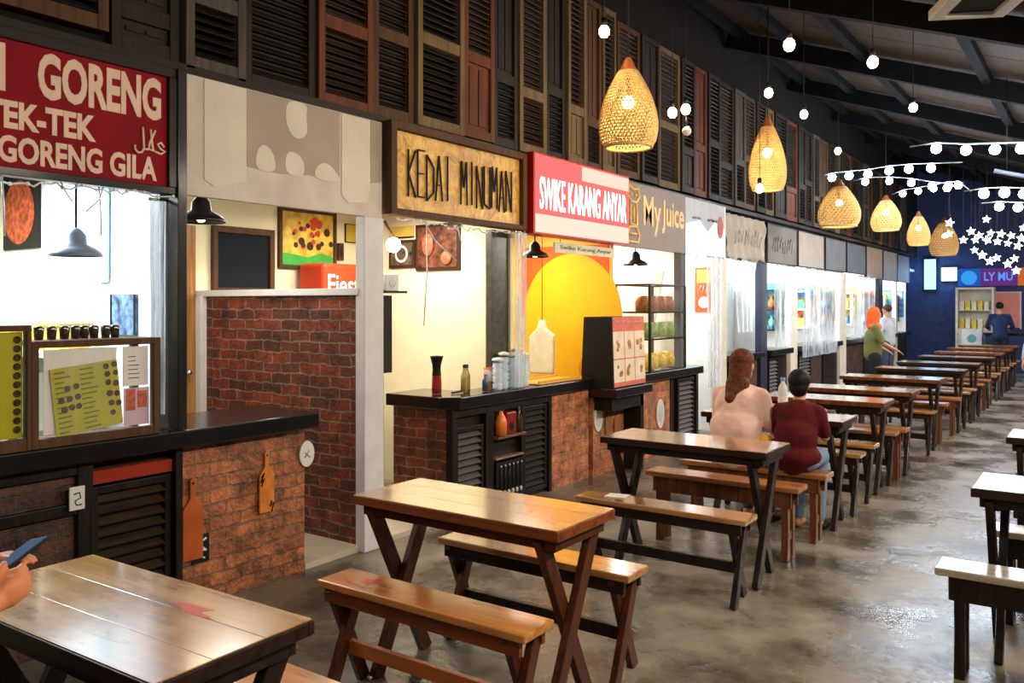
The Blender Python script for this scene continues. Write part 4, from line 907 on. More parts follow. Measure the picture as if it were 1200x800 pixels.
t = thing('shop_panel', 'cream shop wall panel right of the coral panel', 'panel', (-1.5, 22.95, 1.0)); B(0, 1.6, 0, .04, 0, .85).build('panel', M_CREAM, t); B(.1, .5, -.02, 0, .3, .8).build('print', pm[1], t)

# ------------------------------------------------------------------ tables and benches
def make_table(top, edge, leg, w=1.01, d=.42, h=.75):
    t = thing('dining_table', '', 'table')
    hx, hy = w/2, d/2
    mb = MB(); n = 3; bw = (d-.008)/n
    for i in range(n): mb.box(-hx+.006, hx-.006, -hy+.004+i*bw+.0006, -hy+.004+(i+1)*bw-.0006, h-.028, h)
    mb.build('tabletop', top, t, .0008)
    mb = MB(); e0, e1 = h-.040, h-.003
    mb.box(-hx, hx, -hy, -hy+.022, e0, e1); mb.box(-hx, hx, hy-.022, hy, e0, e1); mb.box(-hx, -hx+.022, -hy+.022, hy-.022, e0, e1); mb.box(hx-.022, hx, -hy+.022, hy-.022, e0, e1)
    mb.box(-hx+.02, hx-.02, -hy+.02, hy-.02, h-.036, h-.029)
    mb.build('edge_band', edge, t, .009)
    mb = MB(); mb.box(-hx+.03, hx-.03, -hy+.035, -hy+.055, h-.085, h-.0405); mb.box(-hx+.03, hx-.03, hy-.055, hy-.035, h-.085, h-.0405); mb.box(-hx+.03, -hx+.05, -hy+.055, hy-.055, h-.085, h-.0405); mb.box(hx-.05, hx-.03, -hy+.055, hy-.055, h-.085, h-.0405); mb.build('apron', leg, t, .002)
    for s in (-1, 1):
        x = s*(hx-.085)
        for q in (-1, 1):
            xo = x+q*.0175
            mb = MB().beam((xo, q*(hy-.045), h-.045), (xo, -q*(hy-.035), .0), .060, .033, side=(1, 0, 0))
            mb.build('leg', leg, t, .003)
        B(x-.03, x+.03, -hy+.056, hy-.056, h-.10, h-.0405).build('top_rail', leg, t, .003)
    return t
def make_xbench(top, edge, leg, strm, w=1.0, d=.185, h=.45):
    t = thing('bench', '', 'bench'); hx, hy = w/2, d/2
    B(-hx, hx, -hy, hy, h-.03, h).build('seat', top, t, .006)
    mb = MB(); mb.box(-hx+.03, hx-.03, -hy+.012, -hy+.034, h-.085, h-.03); mb.box(-hx+.03, hx-.03, hy-.034, hy-.012, h-.085, h-.03); mb.build('apron', edge, t, .003)
    for s in (-1, 1):
        x = s*(hx-.07)
        for q in (-1, 1):
            xo = x+q*.016
            MB().beam((xo, q*(hy-.03), h-.03), (xo, -q*(hy+.02), 0), .052, .03, side=(1, 0, 0)).build('leg', leg, t, .003)
    B(-hx+.06, hx-.06, -.014, .014, .15, .205).build('stretcher', strm, t, .003)
    return t
def make_bbench(top, leg, w=1.0, d=.19, h=.45):
    t = thing('bench', '', 'bench'); hx, hy = w/2, d/2
    B(-hx, hx, -hy, hy, h-.032, h).build('seat', top, t, .006)
    mb = MB(); mb.box(-hx+.05, hx-.05, -hy+.015, -hy+.037, h-.13, h-.032); mb.box(-hx+.05, hx-.05, hy-.037, hy-.015, h-.13, h-.032); mb.build('apron', leg, t, .003)
    for s in (-1, 1):
        x = s*(hx-.09)
        for q in (-1, 1):
            y = q*(hy-.045)
            pts = [(y-.03, h-.032), (y+.03, h-.032), (y+.024, h*.6), (y+.018, h*.4), (y+.032, 0.0), (y-.032, 0.0), (y-.018, h*.4), (y-.024, h*.6)]
            MB().prism(pts, 'X', x-.02, x+.02).build('leg', leg, t, .003)
        B(x-.014, x+.014, -hy+.06, hy-.06, .12, .17).build('cross_rail', leg, t, .002)
    return t
TABLES = [(-2.12, 1.205, .03, 0), (-2.06, 2.69, 0, 0), (-1.98, 4.65, .0, 1), (-1.95, 6.12, 0, 1), (-1.955, 7.44, 0, 2), (-1.92, 8.45, 0, 2), (-1.92, 9.98, 0, 2), (-1.88, 11.50, 0, 1), (-1.87, 12.85, 0, 1), (-1.86, 14.45, 0, 1), (-1.86, 15.95, 0, 2), (-1.86, 17.4, 0, 2), (-1.86, 18.8, 0, 2)]
tdesc = ['light brown plank table at the lower left under the person with the phone', 'glossy table with red brown edges in the picture centre, first complete table', 'black legged table in front of the woman in pink']
tm = [make_table(M_TOP, M_EDGE, M_LEGR), make_table(M_TOPD, M_EDGED, M_LEGD), make_table(M_TOPD, M_LEGB, M_LEGD)]
usedT = [False]*3
def place(protos, used, k, loc, rz, label, group):
    if not used[k]:
        used[k] = True; o = protos[k]; o.location = loc; o.rotation_euler = (0, 0, rz); o['label'] = label; o['group'] = group; return o
    return dup(protos[k], loc, rz, label, group)
# the nearest table: dark edge
tm.append(make_table(M_TOP, M_EDGED, M_LEGD, 1.0, .45)); usedT.append(False)
bp_ = [make_xbench(M_BENCHO, M_EDGE, M_LEGR, M_STRO), make_xbench(M_TOPD, M_EDGED, M_LEGR, M_LEGD), make_xbench(M_TOPD, M_EDGED, M_LEGD, M_LEGD), make_bbench(M_BENCHB, M_LEGB)]
usedB = [False]*4
for i, (x, y, rz, k) in enumerate(TABLES):
    if i == 0: k = 3
    name = tdesc[i] if i < 3 else ('table with water bottle and pink dressed woman, fourth from the camera' if i == 3 else '%s table in the long left row counted from the camera' % ORD[i])
    place(tm, usedT, k, (x, y, 0), rz, ('%s' % name), 'tables of the left row')
    who = ['nearest table at the lower left', 'central red edged table', 'black legged third table', 'fourth table with the water bottle'][i] if i < 4 else '%s table of the left row' % ORD[i]
    near_k = [0, 0, 2, 3][i] if i < 4 else (3 if i % 2 else 2); far_k = [0, 1, 3, 2][i] if i < 4 else (2 if i % 3 else 3)
    dn = [-.60, -.315, -.42, -.50][i] if i < 4 else (-.38 if i == 5 else -.42); df = [.405, .425, .48, .42][i] if i < 4 else (.37 if i == 4 else .42)
    w0 = ['orange', 'brown', 'dark', 'brown board legged']
    place(bp_, usedB, near_k, (x+.0, y+dn, 0), 0, '%s bench on the near side of the %s' % (w0[near_k], who), 'benches of the left row')
    if i == 5: continue
    place(bp_, usedB, far_k, (x+.0, y+df, 0), 0, '%s bench on the far side of the %s' % (w0[far_k], who), 'benches of the left row')
PM = mat('red_paint_mark', (.55, .03, .012), .35, var=.2, scale=40)
tt = [o for o in bpy.data.objects if o.get('label', '').startswith('light brown plank table')][0]
MB().prism([(.10, .10), (.20, .07), (.30, .075), (.22, .095), (.24, .12), (.15, .115)], 'Z', .7502, .7507).build('red_paint_mark', PM, tt)
tt = [o for o in bpy.data.objects if o.get('label', '') == 'orange bench on the near side of the central red edged table'][0]
MB().prism([(-.34, -.01), (-.28, -.03), (-.27, .05), (-.30, .06), (-.31, .02), (-.345, .03)], 'Z', .4502, .4507).prism([(-.42, -.03), (-.34, -.055), (-.345, -.045), (-.42, -.02)], 'Z', .4502, .4507).build('red_paint_mark', PM, tt)
t = thing('paper_sheet', 'white folded paper at the left end of the dark bench by the third table', 'paper', (-2.27, 4.26, .4505), .3); MB().prism([(-.07, -.04), (.05, -.05), (.07, .04), (-.05, .05)], 'Z', 0, .004).build('sheet', M_PAPER, t)
# right row
RT = [(.03, 4.32), (.02, 6.02), (.02, 7.9)]
M_TOPW = wood('pale_glossy_top', (.30, .24, .17), (.46, .38, .28), 'X', .2, .6)
tr = make_table(M_TOPW, M_EDGED, M_LEGD); brr = make_bbench(M_TOPW, M_LEGD)
g1 = 'tables of the right row'; g2 = 'benches of the right row'
for i, (x, y) in enumerate(RT):
    lab = 'dark table of the right hand row, %s from the camera' % ORD[i]
    if i == 0: tr.location = (x, y, 0); tr['label'] = lab; tr['group'] = g1
    else: dup(tr, (x, y, 0), 0, lab, g1)
    for dy, s in ((-.36, 'near'), (.44, 'far')):
        lab = 'dark bench on the %s side of the %s right hand table' % (s, ORD[i])
        if i == 0 and dy < 0: brr.location = (x-.11, y+dy, 0); brr['label'] = lab; brr['group'] = g2
        else: dup(brr, (x-.0, y+dy, 0), 0, lab, g2)

# ------------------------------------------------------------------ lamps
M_WEAVE = mat('rattan', (.72, .52, .22), .6, var=.15, scale=30)
M_CONE = mat('dark_rattan', (.28, .10, .035), .6, var=.3, scale=30)
def basket(x, y, z, r, h, label, dense=True, cord=True):
    t = thing('rattan_pendant', label, 'lamp', (x, y, z), 0, 'rattan pendant lamps over the tables')
    prof = [(.80, 0), (.93, .07), (1, .18), (1, .28), (.94, .40), (.83, .52), (.68, .64), (.50, .75), (.34, .84), (.22, .91), (.14, .97), (.10, 1)]
    def rad(v):
        for (a, b), (c, d) in zip(prof, prof[1:]):
            if b <= v <= d: return r*(a+(c-a)*(v-b)/(d-b))
        return r*.1
    n, k = (44, 24) if dense else (30, 15)
    mb = MB(); rows = k
    for sgn in (1, -1):                                     # two sets of slanting canes and hoops
        for i in range(n):
            pts = []
            for j in range(0, rows+1):
                v = j/rows*.84; a = 2*PI*(i/n+sgn*v*.30); q = rad(v)+.002*sgn
                pts.append((q*math.cos(a), q*math.sin(a), v*h))
            mb.tube(pts, .0030*r/.2+.0006, 4, cap=False)
    for j in range(0, rows+1, 1):
        v = j/rows*.84; q = rad(v); mb.tube([(q*math.cos(2*PI*a/24), q*math.sin(2*PI*a/24), v*h) for a in range(25)], (.0030*r/.2+.0006), 4, cap=False)
    mb.build('woven_shade', M_WEAVE, t)
    MB().tube([(rad(0)*math.cos(2*PI*a/32), rad(0)*math.sin(2*PI*a/32), 0) for a in range(33)], .012*r/.2, 8).build('rim_hoop', M_WEAVE, t)
    MB().lathe([(rad(.80), .80*h), (rad(.9), .9*h), (rad(1), h), (.001, h*1.01)], n=18).build('top_cone', M_CONE, t)
    MB().tube([(0, 0, h), (0, 0, roof_h(x)-z-.03)], .005).build('cord', M_CABLE, t)
    MB().tube([(0, 0, h), (0, 0, h*.60)], .012).build('socket', M_INK, t)
    MB().ball((0, 0, h*.50), .045).build('bulb', M_WARMB, t)
    return t
LP = [(-2.62, 5.07, 2.60, .195, .60, 'largest rattan bell lamp, nearest the camera'), (-2.54, 7.68, 2.60, .165, .68, 'slim rattan bell lamp, second from the camera'), (-2.93, 11.8, 2.60, .27, .62, 'wide rattan lamp, third from the camera'),
      (-2.59, 13.05, 2.62, .205, .50, 'round rattan lamp, fourth from the camera'), (-2.73, 16.5, 2.61, .19, .60, 'small rattan lamp, fifth from the camera, beside the last'), (-2.80, 19.9, 2.60, .28, .80, 'last rattan lamp at the far end')]
for i, a in enumerate(LP):
    basket(*a, dense=(i < 2))
    l = bpy.data.lights.new('pendant_light', 'POINT'); l.energy = 2.6; l.color = (1, .74, .46); l.shadow_soft_size = .05
    lo = bpy.data.objects.new('pendant_light', l); C.objects.link(lo); lo.location = (a[0], a[1], a[2]+a[4]*.22)
def bare_bulb(x, y, z, label, r=.036):
    t = thing('bare_bulb', label, 'bulb', (x, y, z), 0, 'bare warm bulbs on cords')
    MB().ball((0, 0, 0), r, sc=(1, 1, 1.15)).build('bulb', M_WARMB, t)
    MB().lathe([(.001, r*1.05), (.018, r*1.05), (.018, r*1.05+.05), (.001, r*1.05+.055)], n=10).build('socket', M_INK, t)
    MB().tube([(0, 0, r*1.05+.05), (0, 0, roof_h(x)-z-.02)], .003, 5).build('cord', M_CABLE, t)
    l = bpy.data.lights.new('bulb_light', 'POINT'); l.energy = 3.5; l.color = (1, .66, .38); l.shadow_soft_size = .04
    lo = bpy.data.objects.new('bulb_light', l); C.objects.link(lo); lo.location = (x, y, z-.06)
BB = [(-2.638, 4.77, 3.30, 'bare warm bulb up left of the largest rattan lamp'), (-2.69, 5.93, 3.0, 'bare warm bulb right of the largest rattan lamp, left of a pair'), (-2.56, 5.88, 3.0, 'bare warm bulb right of the largest rattan lamp, right of a pair'),
      (-1.60, 5.25, 3.15, 'bare warm bulb high between the roof beams above the second rattan lamp'), (-1.26, 5.94, 3.15, 'bare warm bulb highest to the right under the roof'), (-2.285, 6.94, 3.30, 'bare warm bulb just above the slim rattan lamp'),
      (-2.276, 7.91, 3.30, 'bare warm bulb right of the slim rattan lamp top'), (-1.40, 8.20, 3.30, 'bare warm bulb above the left end of the upper light string'), (-2.445, 9.80, 3.262, 'bare warm bulb above the wide rattan lamp')]
for a in BB: bare_bulb(*a)
bare_bulb(-2.45, 7.2, 2.55, 'bare warm bulb hanging at the lower right of the slim rattan lamp')
t = thing('unlit_bulb', 'small unlit glass bulb hanging below a pair of lit ones', 'bulb', (-2.56, 5.90, 2.84)); MB().ball((0, 0, 0), .035).build('glass', M_PLATE, t); MB().tube([(0, 0, .03), (.0, -.02, .12)], .006).build('cord', M_INK, t)

def festoon(name, label, pts, bulbs, r=.045, m=M_COOLB, y_off=0):
    t = thing(name, label, 'string light', (0, 0, 0), 0, 'white festoon lights across the hall')
    MB().tube(pts, .007, 6).build('cable', mat('pale_cable', (.35, .40, .48), .4), t)
    for p in bulbs:
        b = MB().ball(p, r, n=10).build('bulb', m, t)
    return t
def wp(px, py, Y):   # measured position on the plane y = Y
    ps = math.radians(35.206); a = (px-600)/985; Z = Y/(a*math.sin(ps)+math.cos(ps)); X = a*Z
    return (round(X*math.cos(ps)-Z*math.sin(ps), 3), Y, round(1.54-(py-357)*Z/985, 3))
def fest(label, Y, px, ends, r):
    b = [wp(q[0], q[1], Y) for q in px]
    e0, e1 = wp(*ends[0], Y), wp(*ends[1], Y)
    ps = [(p[0], p[1], p[2]+r*1.2) for p in b]
    festoon('festoon_string', label, [e0]+ps+[e1], b, r)
fest('upper string of large white bulbs at the right under the roof', 9.0, [(1097,174),(1132,176),(1166,175),(1197,174),(1232,175),(1268,177)], [(1066,172),(1310,178)], .048)
fest('rising string of white bulbs over the wide rattan lamp', 12.2, [(975,208),(995,206),(1017,204),(1042,200),(1065,198),(1091,197)], [(962,207),(1128,190)], .055)
fest('lower left string of white bulbs beside the round rattan lamp', 14.0, [(1014,213),(1042,212),(1068,214),(1092,218),(1110,220),(1123,217)], [(1000,212),(1138,224)], .055)
fest('short string of white bulbs just below the rising string', 16.0, [(1058,227),(1076,224),(1094,221),(1112,217)], [(1045,228),(1130,214)], .055)
fest('right string of white bulbs level with the rattan lamps', 11.0, [(1153,227),(1177,226),(1200,227),(1226,229)], [(1130,224),(1270,230)], .055)
fest('second right string of white bulbs just below the other', 12.5, [(1171,242),(1193,243),(1218,244)], [(1150,238),(1260,246)], .055)
t = thing('festoon_tube', 'pale hanging tube rail between the white bulb strings', 'rail', (0, 0, 0)); MB().tube([wp(1165,200,9.4), wp(1240,214,9.4)], .022, 8).build('tube', mat('rail_grey', (.16, .18, .22), .5), t); MB().tube([wp(1180,203,9.4), wp(1180,90,9.4)], .004, 5).build('cord', M_CABLE, t)
def star(p, r, label, rot=0):
    pts = []
    for k in range(10): a = 2*PI*k/10+PI/2+rot; q = r if k % 2 == 0 else r*.45; pts.append((p[0]+q*math.cos(a), p[2]+q*math.sin(a)))
    o = thing('star_light', label, 'light', (0, 0, 0), 0, 'star shaped fairy lights at the right')
    MB().prism(pts, 'Y', p[1]-.01, p[1]+.01).build('star', M_STAR, o); MB().tube([(p[0], p[1], p[2]+r*.9), (p[0], p[1], p[2]+r+1.0)], .003, 4).build('cord', M_CABLE, o)
ST = [(1113,261),(1138,271),(1129,281),(1156,257),(1142,293),(1151,299),(1160,306),(1168,302),(1189,303),(1199,267),(1181,309),(1191,317),(1148,276),(1143,281),(1161,273),(1157,281),(1173,274),(1169,283),(1185,276),(1181,285),(1197,279),(1193,288),(1112,274)]
for i, (a, b) in enumerate(ST):
    col, row = ('leftmost' if a < 1130 else 'middle' if a < 1165 else 'right hand'), ('upper' if b < 272 else 'central' if b < 285 else 'lower')
    star(wp(a, b, 13.0+(i % 5)*.7), .062, 'white star light in the %s %s part of the star cluster' % (row, col), R.uniform(-.3, .3))
t = thing('ceiling_frame', 'white edged dark square fixture hanging at the top right', 'light fixture', (0, 0, 0))
a = [(1103, -14), (1112, 9), (1196, 14), (1183, -14)]
z0 = 2.93
t.location = (-.46, 4.42, z0); t.rotation_euler = (0, 0, .45)
mb = MB(); mb.box(-.17, -.11, -.22, .22, 0, .05); mb.box(.11, .17, -.22, .22, 0, .05); mb.box(-.11, .11, .18, .22, 0, .05); mb.box(-.11, .11, -.22, -.16, 0, .05)
fr = mb.build('frame', mat('white_frame', (.80, .80, .80), .4), t, .004)
B(-.11, .11, -.16, .18, .02, .05).build('dark_panel', M_INK, t)
MB().tube([(0, 0, .05), (0, 0, roof_h(-.46)-z0-.02)], .008).build('cord', M_CABLE, t)

# ------------------------------------------------------------------ people
def blobmesh(name, caps, balls, m, parent=None, voxel=.012, smooth=6, disp=0):
    mb = MB()
    for (p0, r0, p1, r1) in caps:
        p0, p1 = Vector(p0), Vector(p1); n = 6
        mb.tube([p0.lerp(p1, k/n) for k in range(n+1)], [r0+(r1-r0)*k/n for k in range(n+1)], 14)
        mb.ball(p0, r0, n=14); mb.ball(p1, r1, n=14)
    for (c, s, rot) in balls:
        b = MB().ball((0, 0, 0), 1, n=18); M = Matrix.Translation(c) @ Euler(rot).to_matrix().to_4x4() @ Matrix.Diagonal((*s, 1))
        mb.add([M @ Vector(v) for v in b.v], b.f, 0, True)
    o = mb.build(name, m, parent)
    r = o.modifiers.new('r', 'REMESH'); r.mode = 'VOXEL'; r.voxel_size = voxel; r.use_smooth_shade = True
    s = o.modifiers.new('s', 'SMOOTH'); s.iterations = smooth; s.factor = .6
    if disp:
        tx = bpy.data.textures.new('folds', 'CLOUDS'); tx.noise_scale = .11
        d = o.modifiers.new('d', 'DISPLACE'); d.texture = tx; d.strength = disp; d.mid_level = .5
    return o
M_SKIN = mat('skin', (.55, .27, .16), .5, var=.06); M_SKIN2 = mat('skin_warm', (.62, .22, .10), .45, var=.08)
M_HAIRB = mat('auburn_hair', (.11, .028, .012), .65, var=.6, scale=60); M_HAIRK = mat('black_hair', (.007, .006, .007), .6, var=.4, scale=60)
def head(c, s=1.0, yaw=0):
    """face looks along +y rotated by yaw"""
    c = Vector(c); q = Matrix.Rotation(yaw, 3, 'Z')
    P = lambda x, y, z: c+q @ Vector((x*s, y*s, z*s))
    balls = [(P(0, 0, .02), (.074*s, .092*s, .095*s), (0, 0, yaw)), (P(0, .018, -.045), (.055*s, .068*s, .07*s), (0, 0, yaw)), (P(0, .095, -.01), (.012*s, .018*s, .022*s), (0, 0, yaw)),
             (P(-.076, 0, -.01), (.01*s, .02*s, .03*s), (0, 0, yaw)), (P(.076, 0, -.01), (.01*s, .02*s, .03*s), (0, 0, yaw)), (P(0, .083, -.052), (.024*s, .01*s, .008*s), (0, 0, yaw)), (P(0, .07, -.09), (.022*s, .02*s, .018*s), (0, 0, yaw))]
    return balls, P
def eyes(P, s, parent):
    mb = MB()
    for e in (-.03, .03): mb.ball(P(e, .082, .012), .011*s, n=8)
    mb.build('eyes', M_PLATE, parent); mb = MB()
    for e in (-.03, .03): mb.ball(P(e, .090, .012), .006*s, n=8)
    mb.build('pupils', M_INK, parent)
def hand_caps(w, d, up, side, s=1.0, curl=.5):
    """w wrist, d pointing direction, up = back of hand normal, side = towards thumb"""
    w, d, up, side = Vector(w), Vector(d).normalized(), Vector(up).normalized(), Vector(side).normalized()
    caps = []; kn = []
    for i, (o, L) in enumerate(((.026, .072), (.009, .080), (-.009, .075), (-.025, .060))):
        k = w+d*(.078*s)+side*(o*s); caps.append((w+side*(o*.6*s), .014*s, k, .0125*s)); kn.append(k)
        a, r = curl*.8, .0088*s; p = k; dd = d.copy()
        for j, f in enumerate((.45, .32, .23)):
            dd = (Matrix.Rotation(-a, 3, up.cross(d)) @ dd) if False else (dd*math.cos(a)-up*math.sin(a)).normalized()
            upn = (up*math.cos(a)+dd*0).normalized()
            p2 = p+dd*(L*f*s); caps.append((p, r, p2, r*.92)); p = p2; r *= .92
    b = w+d*.02*s+side*.022*s; t1 = b+(d*.6+side*.7-up*.15).normalized()*.038*s; t2 = t1+(d*.9+side*.15-up*.3).normalized()*.032*s
    caps += [(b, .014*s, t1, .0115*s), (t1, .0115*s, t2, .009*s)]
    return caps
def seated(name, label, x, y, s, lean, shirt, pants, hair, arms, yaw=0, hy=0, W=.165, wd=1.0):
    t = thing(name, label, 'person', (x, y, 0), yaw)
    sh = .45; hip = Vector((0, 0, sh+.12*s)); ch = Vector((0, .04*s+lean*.5, sh+.38*s)); nk = Vector((0, .06*s+lean, sh+.53*s)); hd = Vector((0, .075*s+lean, sh+.665*s))
    balls, P = head(hd, s, hy)
    W = W*s
    el = arms[0]; ha = arms[1]
    caps = [(hip, .13*s, ch, .125*s), (ch, .12*s, nk, .055*s), (nk-Vector((0, 0, .02)), .05*s, hd-Vector((0, 0, .03*s)), .045*s), ((-W, nk.y-.01, nk.z-.075*s), .052*s, (W, nk.y-.01, nk.z-.075*s), .052*s)]
    leg = []
    for q in (-1, 1):
        S0 = Vector((q*W, nk.y-.01, nk.z-.075*s)); E = Vector((q*el[0]*s, el[1]*s, sh+el[2]*s)); Hn = Vector((q*ha[0]*s, ha[1]*s, sh+ha[2]*s))
        caps += [(S0, .047*s, E, .038*s), (E, .037*s, Hn, .026*s)]
        dv = (Hn-E).normalized(); caps += hand_caps(Hn, dv, (0, 0, 1), (-q, 0, 0), s, .4)
        kx = q*.085*s; leg += [((q*.085*s, 0, sh+.085*s), .085*s, (kx, .40*s, sh+.06*s), .06*s), ((kx, .40*s, sh+.06*s), .058*s, (kx, .36*s, .09), .038*s)]
        caps += [((kx, .36*s, .10), .034*s, (kx, .36*s, .045), .034*s), ((kx, .34*s, .035), .034*s, (kx, .50*s, .028), .028*s)]
    body = blobmesh('body', caps+leg, balls+[(hip, (.155*s, .115*s, .12*s), (0, 0, 0))], M_SKIN, t, .011)
    sc_ = [(hip-Vector((0, 0, .03*s)), .148*s, ch, .142*s), (ch, .138*s, nk-Vector((0, 0, .035*s)), .07*s), ((-W, nk.y-.01, nk.z-.075*s), .062*s, (W, nk.y-.01, nk.z-.075*s), .062*s)]
    for q in (-1, 1):
        S0 = Vector((q*W, nk.y-.01, nk.z-.075*s)); E = Vector((q*el[0]*s, el[1]*s, sh+el[2]*s)); Hn = Vector((q*ha[0]*s, ha[1]*s, sh+ha[2]*s))
        sc_.append((nk-Vector((0, 0, .035*s)), .066*s, S0, .058*s)); sc_.append((S0, .061*s, S0.lerp(E, arms[2]), .052*s))
        if arms[3]: sc_.append((E, .052*s, E.lerp(Hn, .9), .04*s))
    blobmesh('shirt', sc_, [(ch, (.18*s*wd, .135*s, .17*s), (0, 0, 0)), (hip+Vector((0, 0, .0)), (.215*s*wd, .175*s, .11*s), (0, 0, 0)), (hip+Vector((0, 0, .11)), (.185*s*wd, .14*s, .18*s), (0, 0, 0))], shirt, t, .011, 6, .022)
    blobmesh('trousers', [(a, r0+.004, b, r1+.008) for a, r0, b, r1 in leg], [(hip-Vector((0, 0, .02)), (.165*s, .13*s, .085*s), (0, 0, 0))], pants, t, .012)
    for q in (-1, 1): MB().ball((q*.11*s, .42*s, .035), .05*s, sc=(.9, 2.0, .65)).build('shoe', M_INK, t)
    eyes(P, s, t)
    return t, P, hd
# woman in pink
M_PINK = mat('pale_pink_shirt', (.84, .55, .47), .8, var=.05)
t, P, hd = seated('person', 'woman seen from behind in pale pink long sleeved shirt with auburn hair', -2.08, 5.62, 1.0, .03, M_PINK, mat('grey_trousers', (.12, .12, .14), .8), M_HAIRB, ((.195, .13, .26), (.11, .34, .345), 1.0, True), yaw=-.12, W=.150)
blobmesh('hair', [(P(0, -.02, .02), .080, P(.0, -.065, -.12), .070), (P(-.025, -.075, -.12), .058, P(-.03, -.14, -.22), .034), (P(.03, -.075, -.12), .058, P(.005, -.145, -.23), .034), (P(-.01, -.145, -.22), .045, P(-.02, -.16, -.29), .014)], [(P(0, -.012, .04), (.083, .094, .086), (0, 0, 0))], M_HAIRB, t, .008, 4, .010)
# boy in dark red
M_MAROON = mat('dark_red_shirt', (.085, .005, .007), .85, var=.1)
t, P, hd = seated('person', 'boy seen from behind in dark red t shirt with short black hair', -1.665, 5.60, .84, .03, M_MAROON, mat('jeans', (.16, .24, .38), .8), M_HAIRK, ((.19, .13, .26), (.12, .34, .40), .85, False), yaw=0, W=.15, wd=.92)
blobmesh('hair', [], [(P(0, -.014, .035), (.082*.88, .096*.88, .088*.88), (0, 0, 0)), (P(0, -.035, -.02), (.073*.88, .070*.88, .075*.88), (0, 0, 0))], M_HAIRK, t, .007, 4, .006)
# things on their table
t = thing('water_bottle', 'clear tall water bottle with pale label on the fourth table', 'bottle', (-1.88, 6.02, .751))
MB().lathe([(.001, 0), (.034, .003), (.034, .17), (.03, .2), (.014, .235), (.014, .25)], n=18).build('body', mat('bottle_plastic', (.78, .84, .88), .12, alpha=.8), t); MB().lathe([(.0345, .05), (.0345, .14)], n=18).build('label_wrap', M_PAPER, t); MB().lathe([(.017, .245), (.017, .27), (.001, .27)], n=14).build('cap', mat('blue_cap', (.10, .25, .55), .4), t)
t = thing('plate', 'white plate on the fourth table beside the bottle', 'plate', (-2.12, 6.03, .751)); MB().lathe([(.001, .004), (.05, .004), (.085, .018), (.087, .016), (.055, 0), (.001, 0)], n=24).build('dish', M_PLATE, t)
t = thing('snack_bag', 'crumpled yellow snack bag beside the woman in pink', 'bag', (-1.865, 5.60, .452)); o = MB().ball((0, 0, .11), .075, n=18, sc=(.85, .6, 1.5)).build('bag', mat('yellow_bag', (.85, .48, .03), .35), t); tx = bpy.data.textures.new('cr', 'CLOUDS'); tx.noise_scale = .04; d = o.modifiers.new('d', 'DISPLACE'); d.texture = tx; d.strength = .03
t = thing('tissue_box', 'small blue packet in front of the boy in dark red', 'packet', (-1.80, 6.0, .751)); B(-.03, .03, -.04, .04, 0, .05).build('packet', pm[1], t, .005)

def standing(name, label, x, y, yaw, H, shirt, pants, arms, shoes=M_INK, long=True):
    """arms: ((elbow),(hand)) for left and right, relative units of H"""
    s = H/1.7; t = thing(name, label, 'person', (x, y, 0), yaw)
    hd = Vector((0, .02*s, 1.58*s)); nk = Vector((0, 0, 1.42*s)); balls, P = head(hd, s)
    ch = Vector((0, 0, 1.22*s)); hip = Vector((0, -.01, .93*s)); W = .17*s
    caps = [(hip, .125*s, ch, .125*s), (ch, .12*s, nk, .055*s), (nk, .05*s, hd-Vector((0, 0, .04*s)), .047*s), ((-W, 0, 1.37*s), .05*s, (W, 0, 1.37*s), .05*s)]; sh = [(hip, .145*s, ch, .145*s), (ch, .14*s, nk-Vector((0, 0, .04*s)), .07*s), ((-W, 0, 1.37*s), .062*s, (W, 0, 1.37*s), .062*s)]; lg = []
    for q, A in ((-1, arms[0]), (1, arms[1])):
        S0 = Vector((q*W, 0, 1.37*s)); E = Vector(A[0])*s; Hn = Vector(A[1])*s
        caps += [(S0, .046*s, E, .036*s), (E, .035*s, Hn, .025*s)]+hand_caps(Hn, Hn-E, (0, 0, 1) if abs((Hn-E).normalized().z) < .8 else (q, 0, 0), (-q, 0, 0) if abs((Hn-E).normalized().z) < .8 else (0, 1, 0), s, .35)
        sh.append((S0, .06*s, S0.lerp(E, .9), .05*s))
        if long: sh.append((E, .05*s, E.lerp(Hn, .85), .038*s))
        lg += [((q*.09*s, 0, .88*s), .085*s, (q*.10*s, .01, .48*s), .058*s), ((q*.10*s, .01, .48*s), .056*s, (q*.105*s, -.01, .09*s), .038*s)]
        caps += [((q*.105*s, -.01, .10), .034*s, (q*.105*s, .0, .045), .034*s), ((q*.105*s, -.02, .035), .033*s, (q*.105*s, .14*s, .028), .026*s)]
    blobmesh('body', caps+lg, balls, M_SKIN, t, .014)
    blobmesh('shirt', sh, [(ch, (.18*s, .125*s, .16*s), (0, 0, 0))], shirt, t, .014, 5, .012)
    blobmesh('trousers', [(a, r0+.014, b, r1+.014) for a, r0, b, r1 in lg], [(hip-Vector((0, 0, .02)), (.16*s, .125*s, .1*s), (0, 0, 0))], pants, t, .014)
    for q in (-1, 1): MB().ball((q*.105*s, .05*s, .035), .05*s, sc=(.9, 2.1, .65)).build('shoe', shoes, t)
    eyes(P, s, t)
    return t, P, s
t, P, s = standing('person', 'woman in orange headscarf and olive top reaching over a table', -2.78, 13.15, -1.15, 1.50, mat('olive_top', (.16, .16, .05), .85), mat('black_trousers', (.015, .015, .017), .8),
    (((-.20, .06, 1.10), (-.12, .24, .98)), ((.21, .10, 1.12), (.17, .32, 1.0))), long=False)
blobmesh('headscarf', [(P(0, -.03, .02), .098*s, P(0, -.03, -.16), .10*s)], [(P(0, -.015, .03), (.098*s, .105*s, .11*s), (0, 0, 0)), (P(0, -.01, -.2), (.15*s, .12*s, .07*s), (0, 0, 0))], mat('orange_scarf', (.80, .12, .02), .7), t, .01)
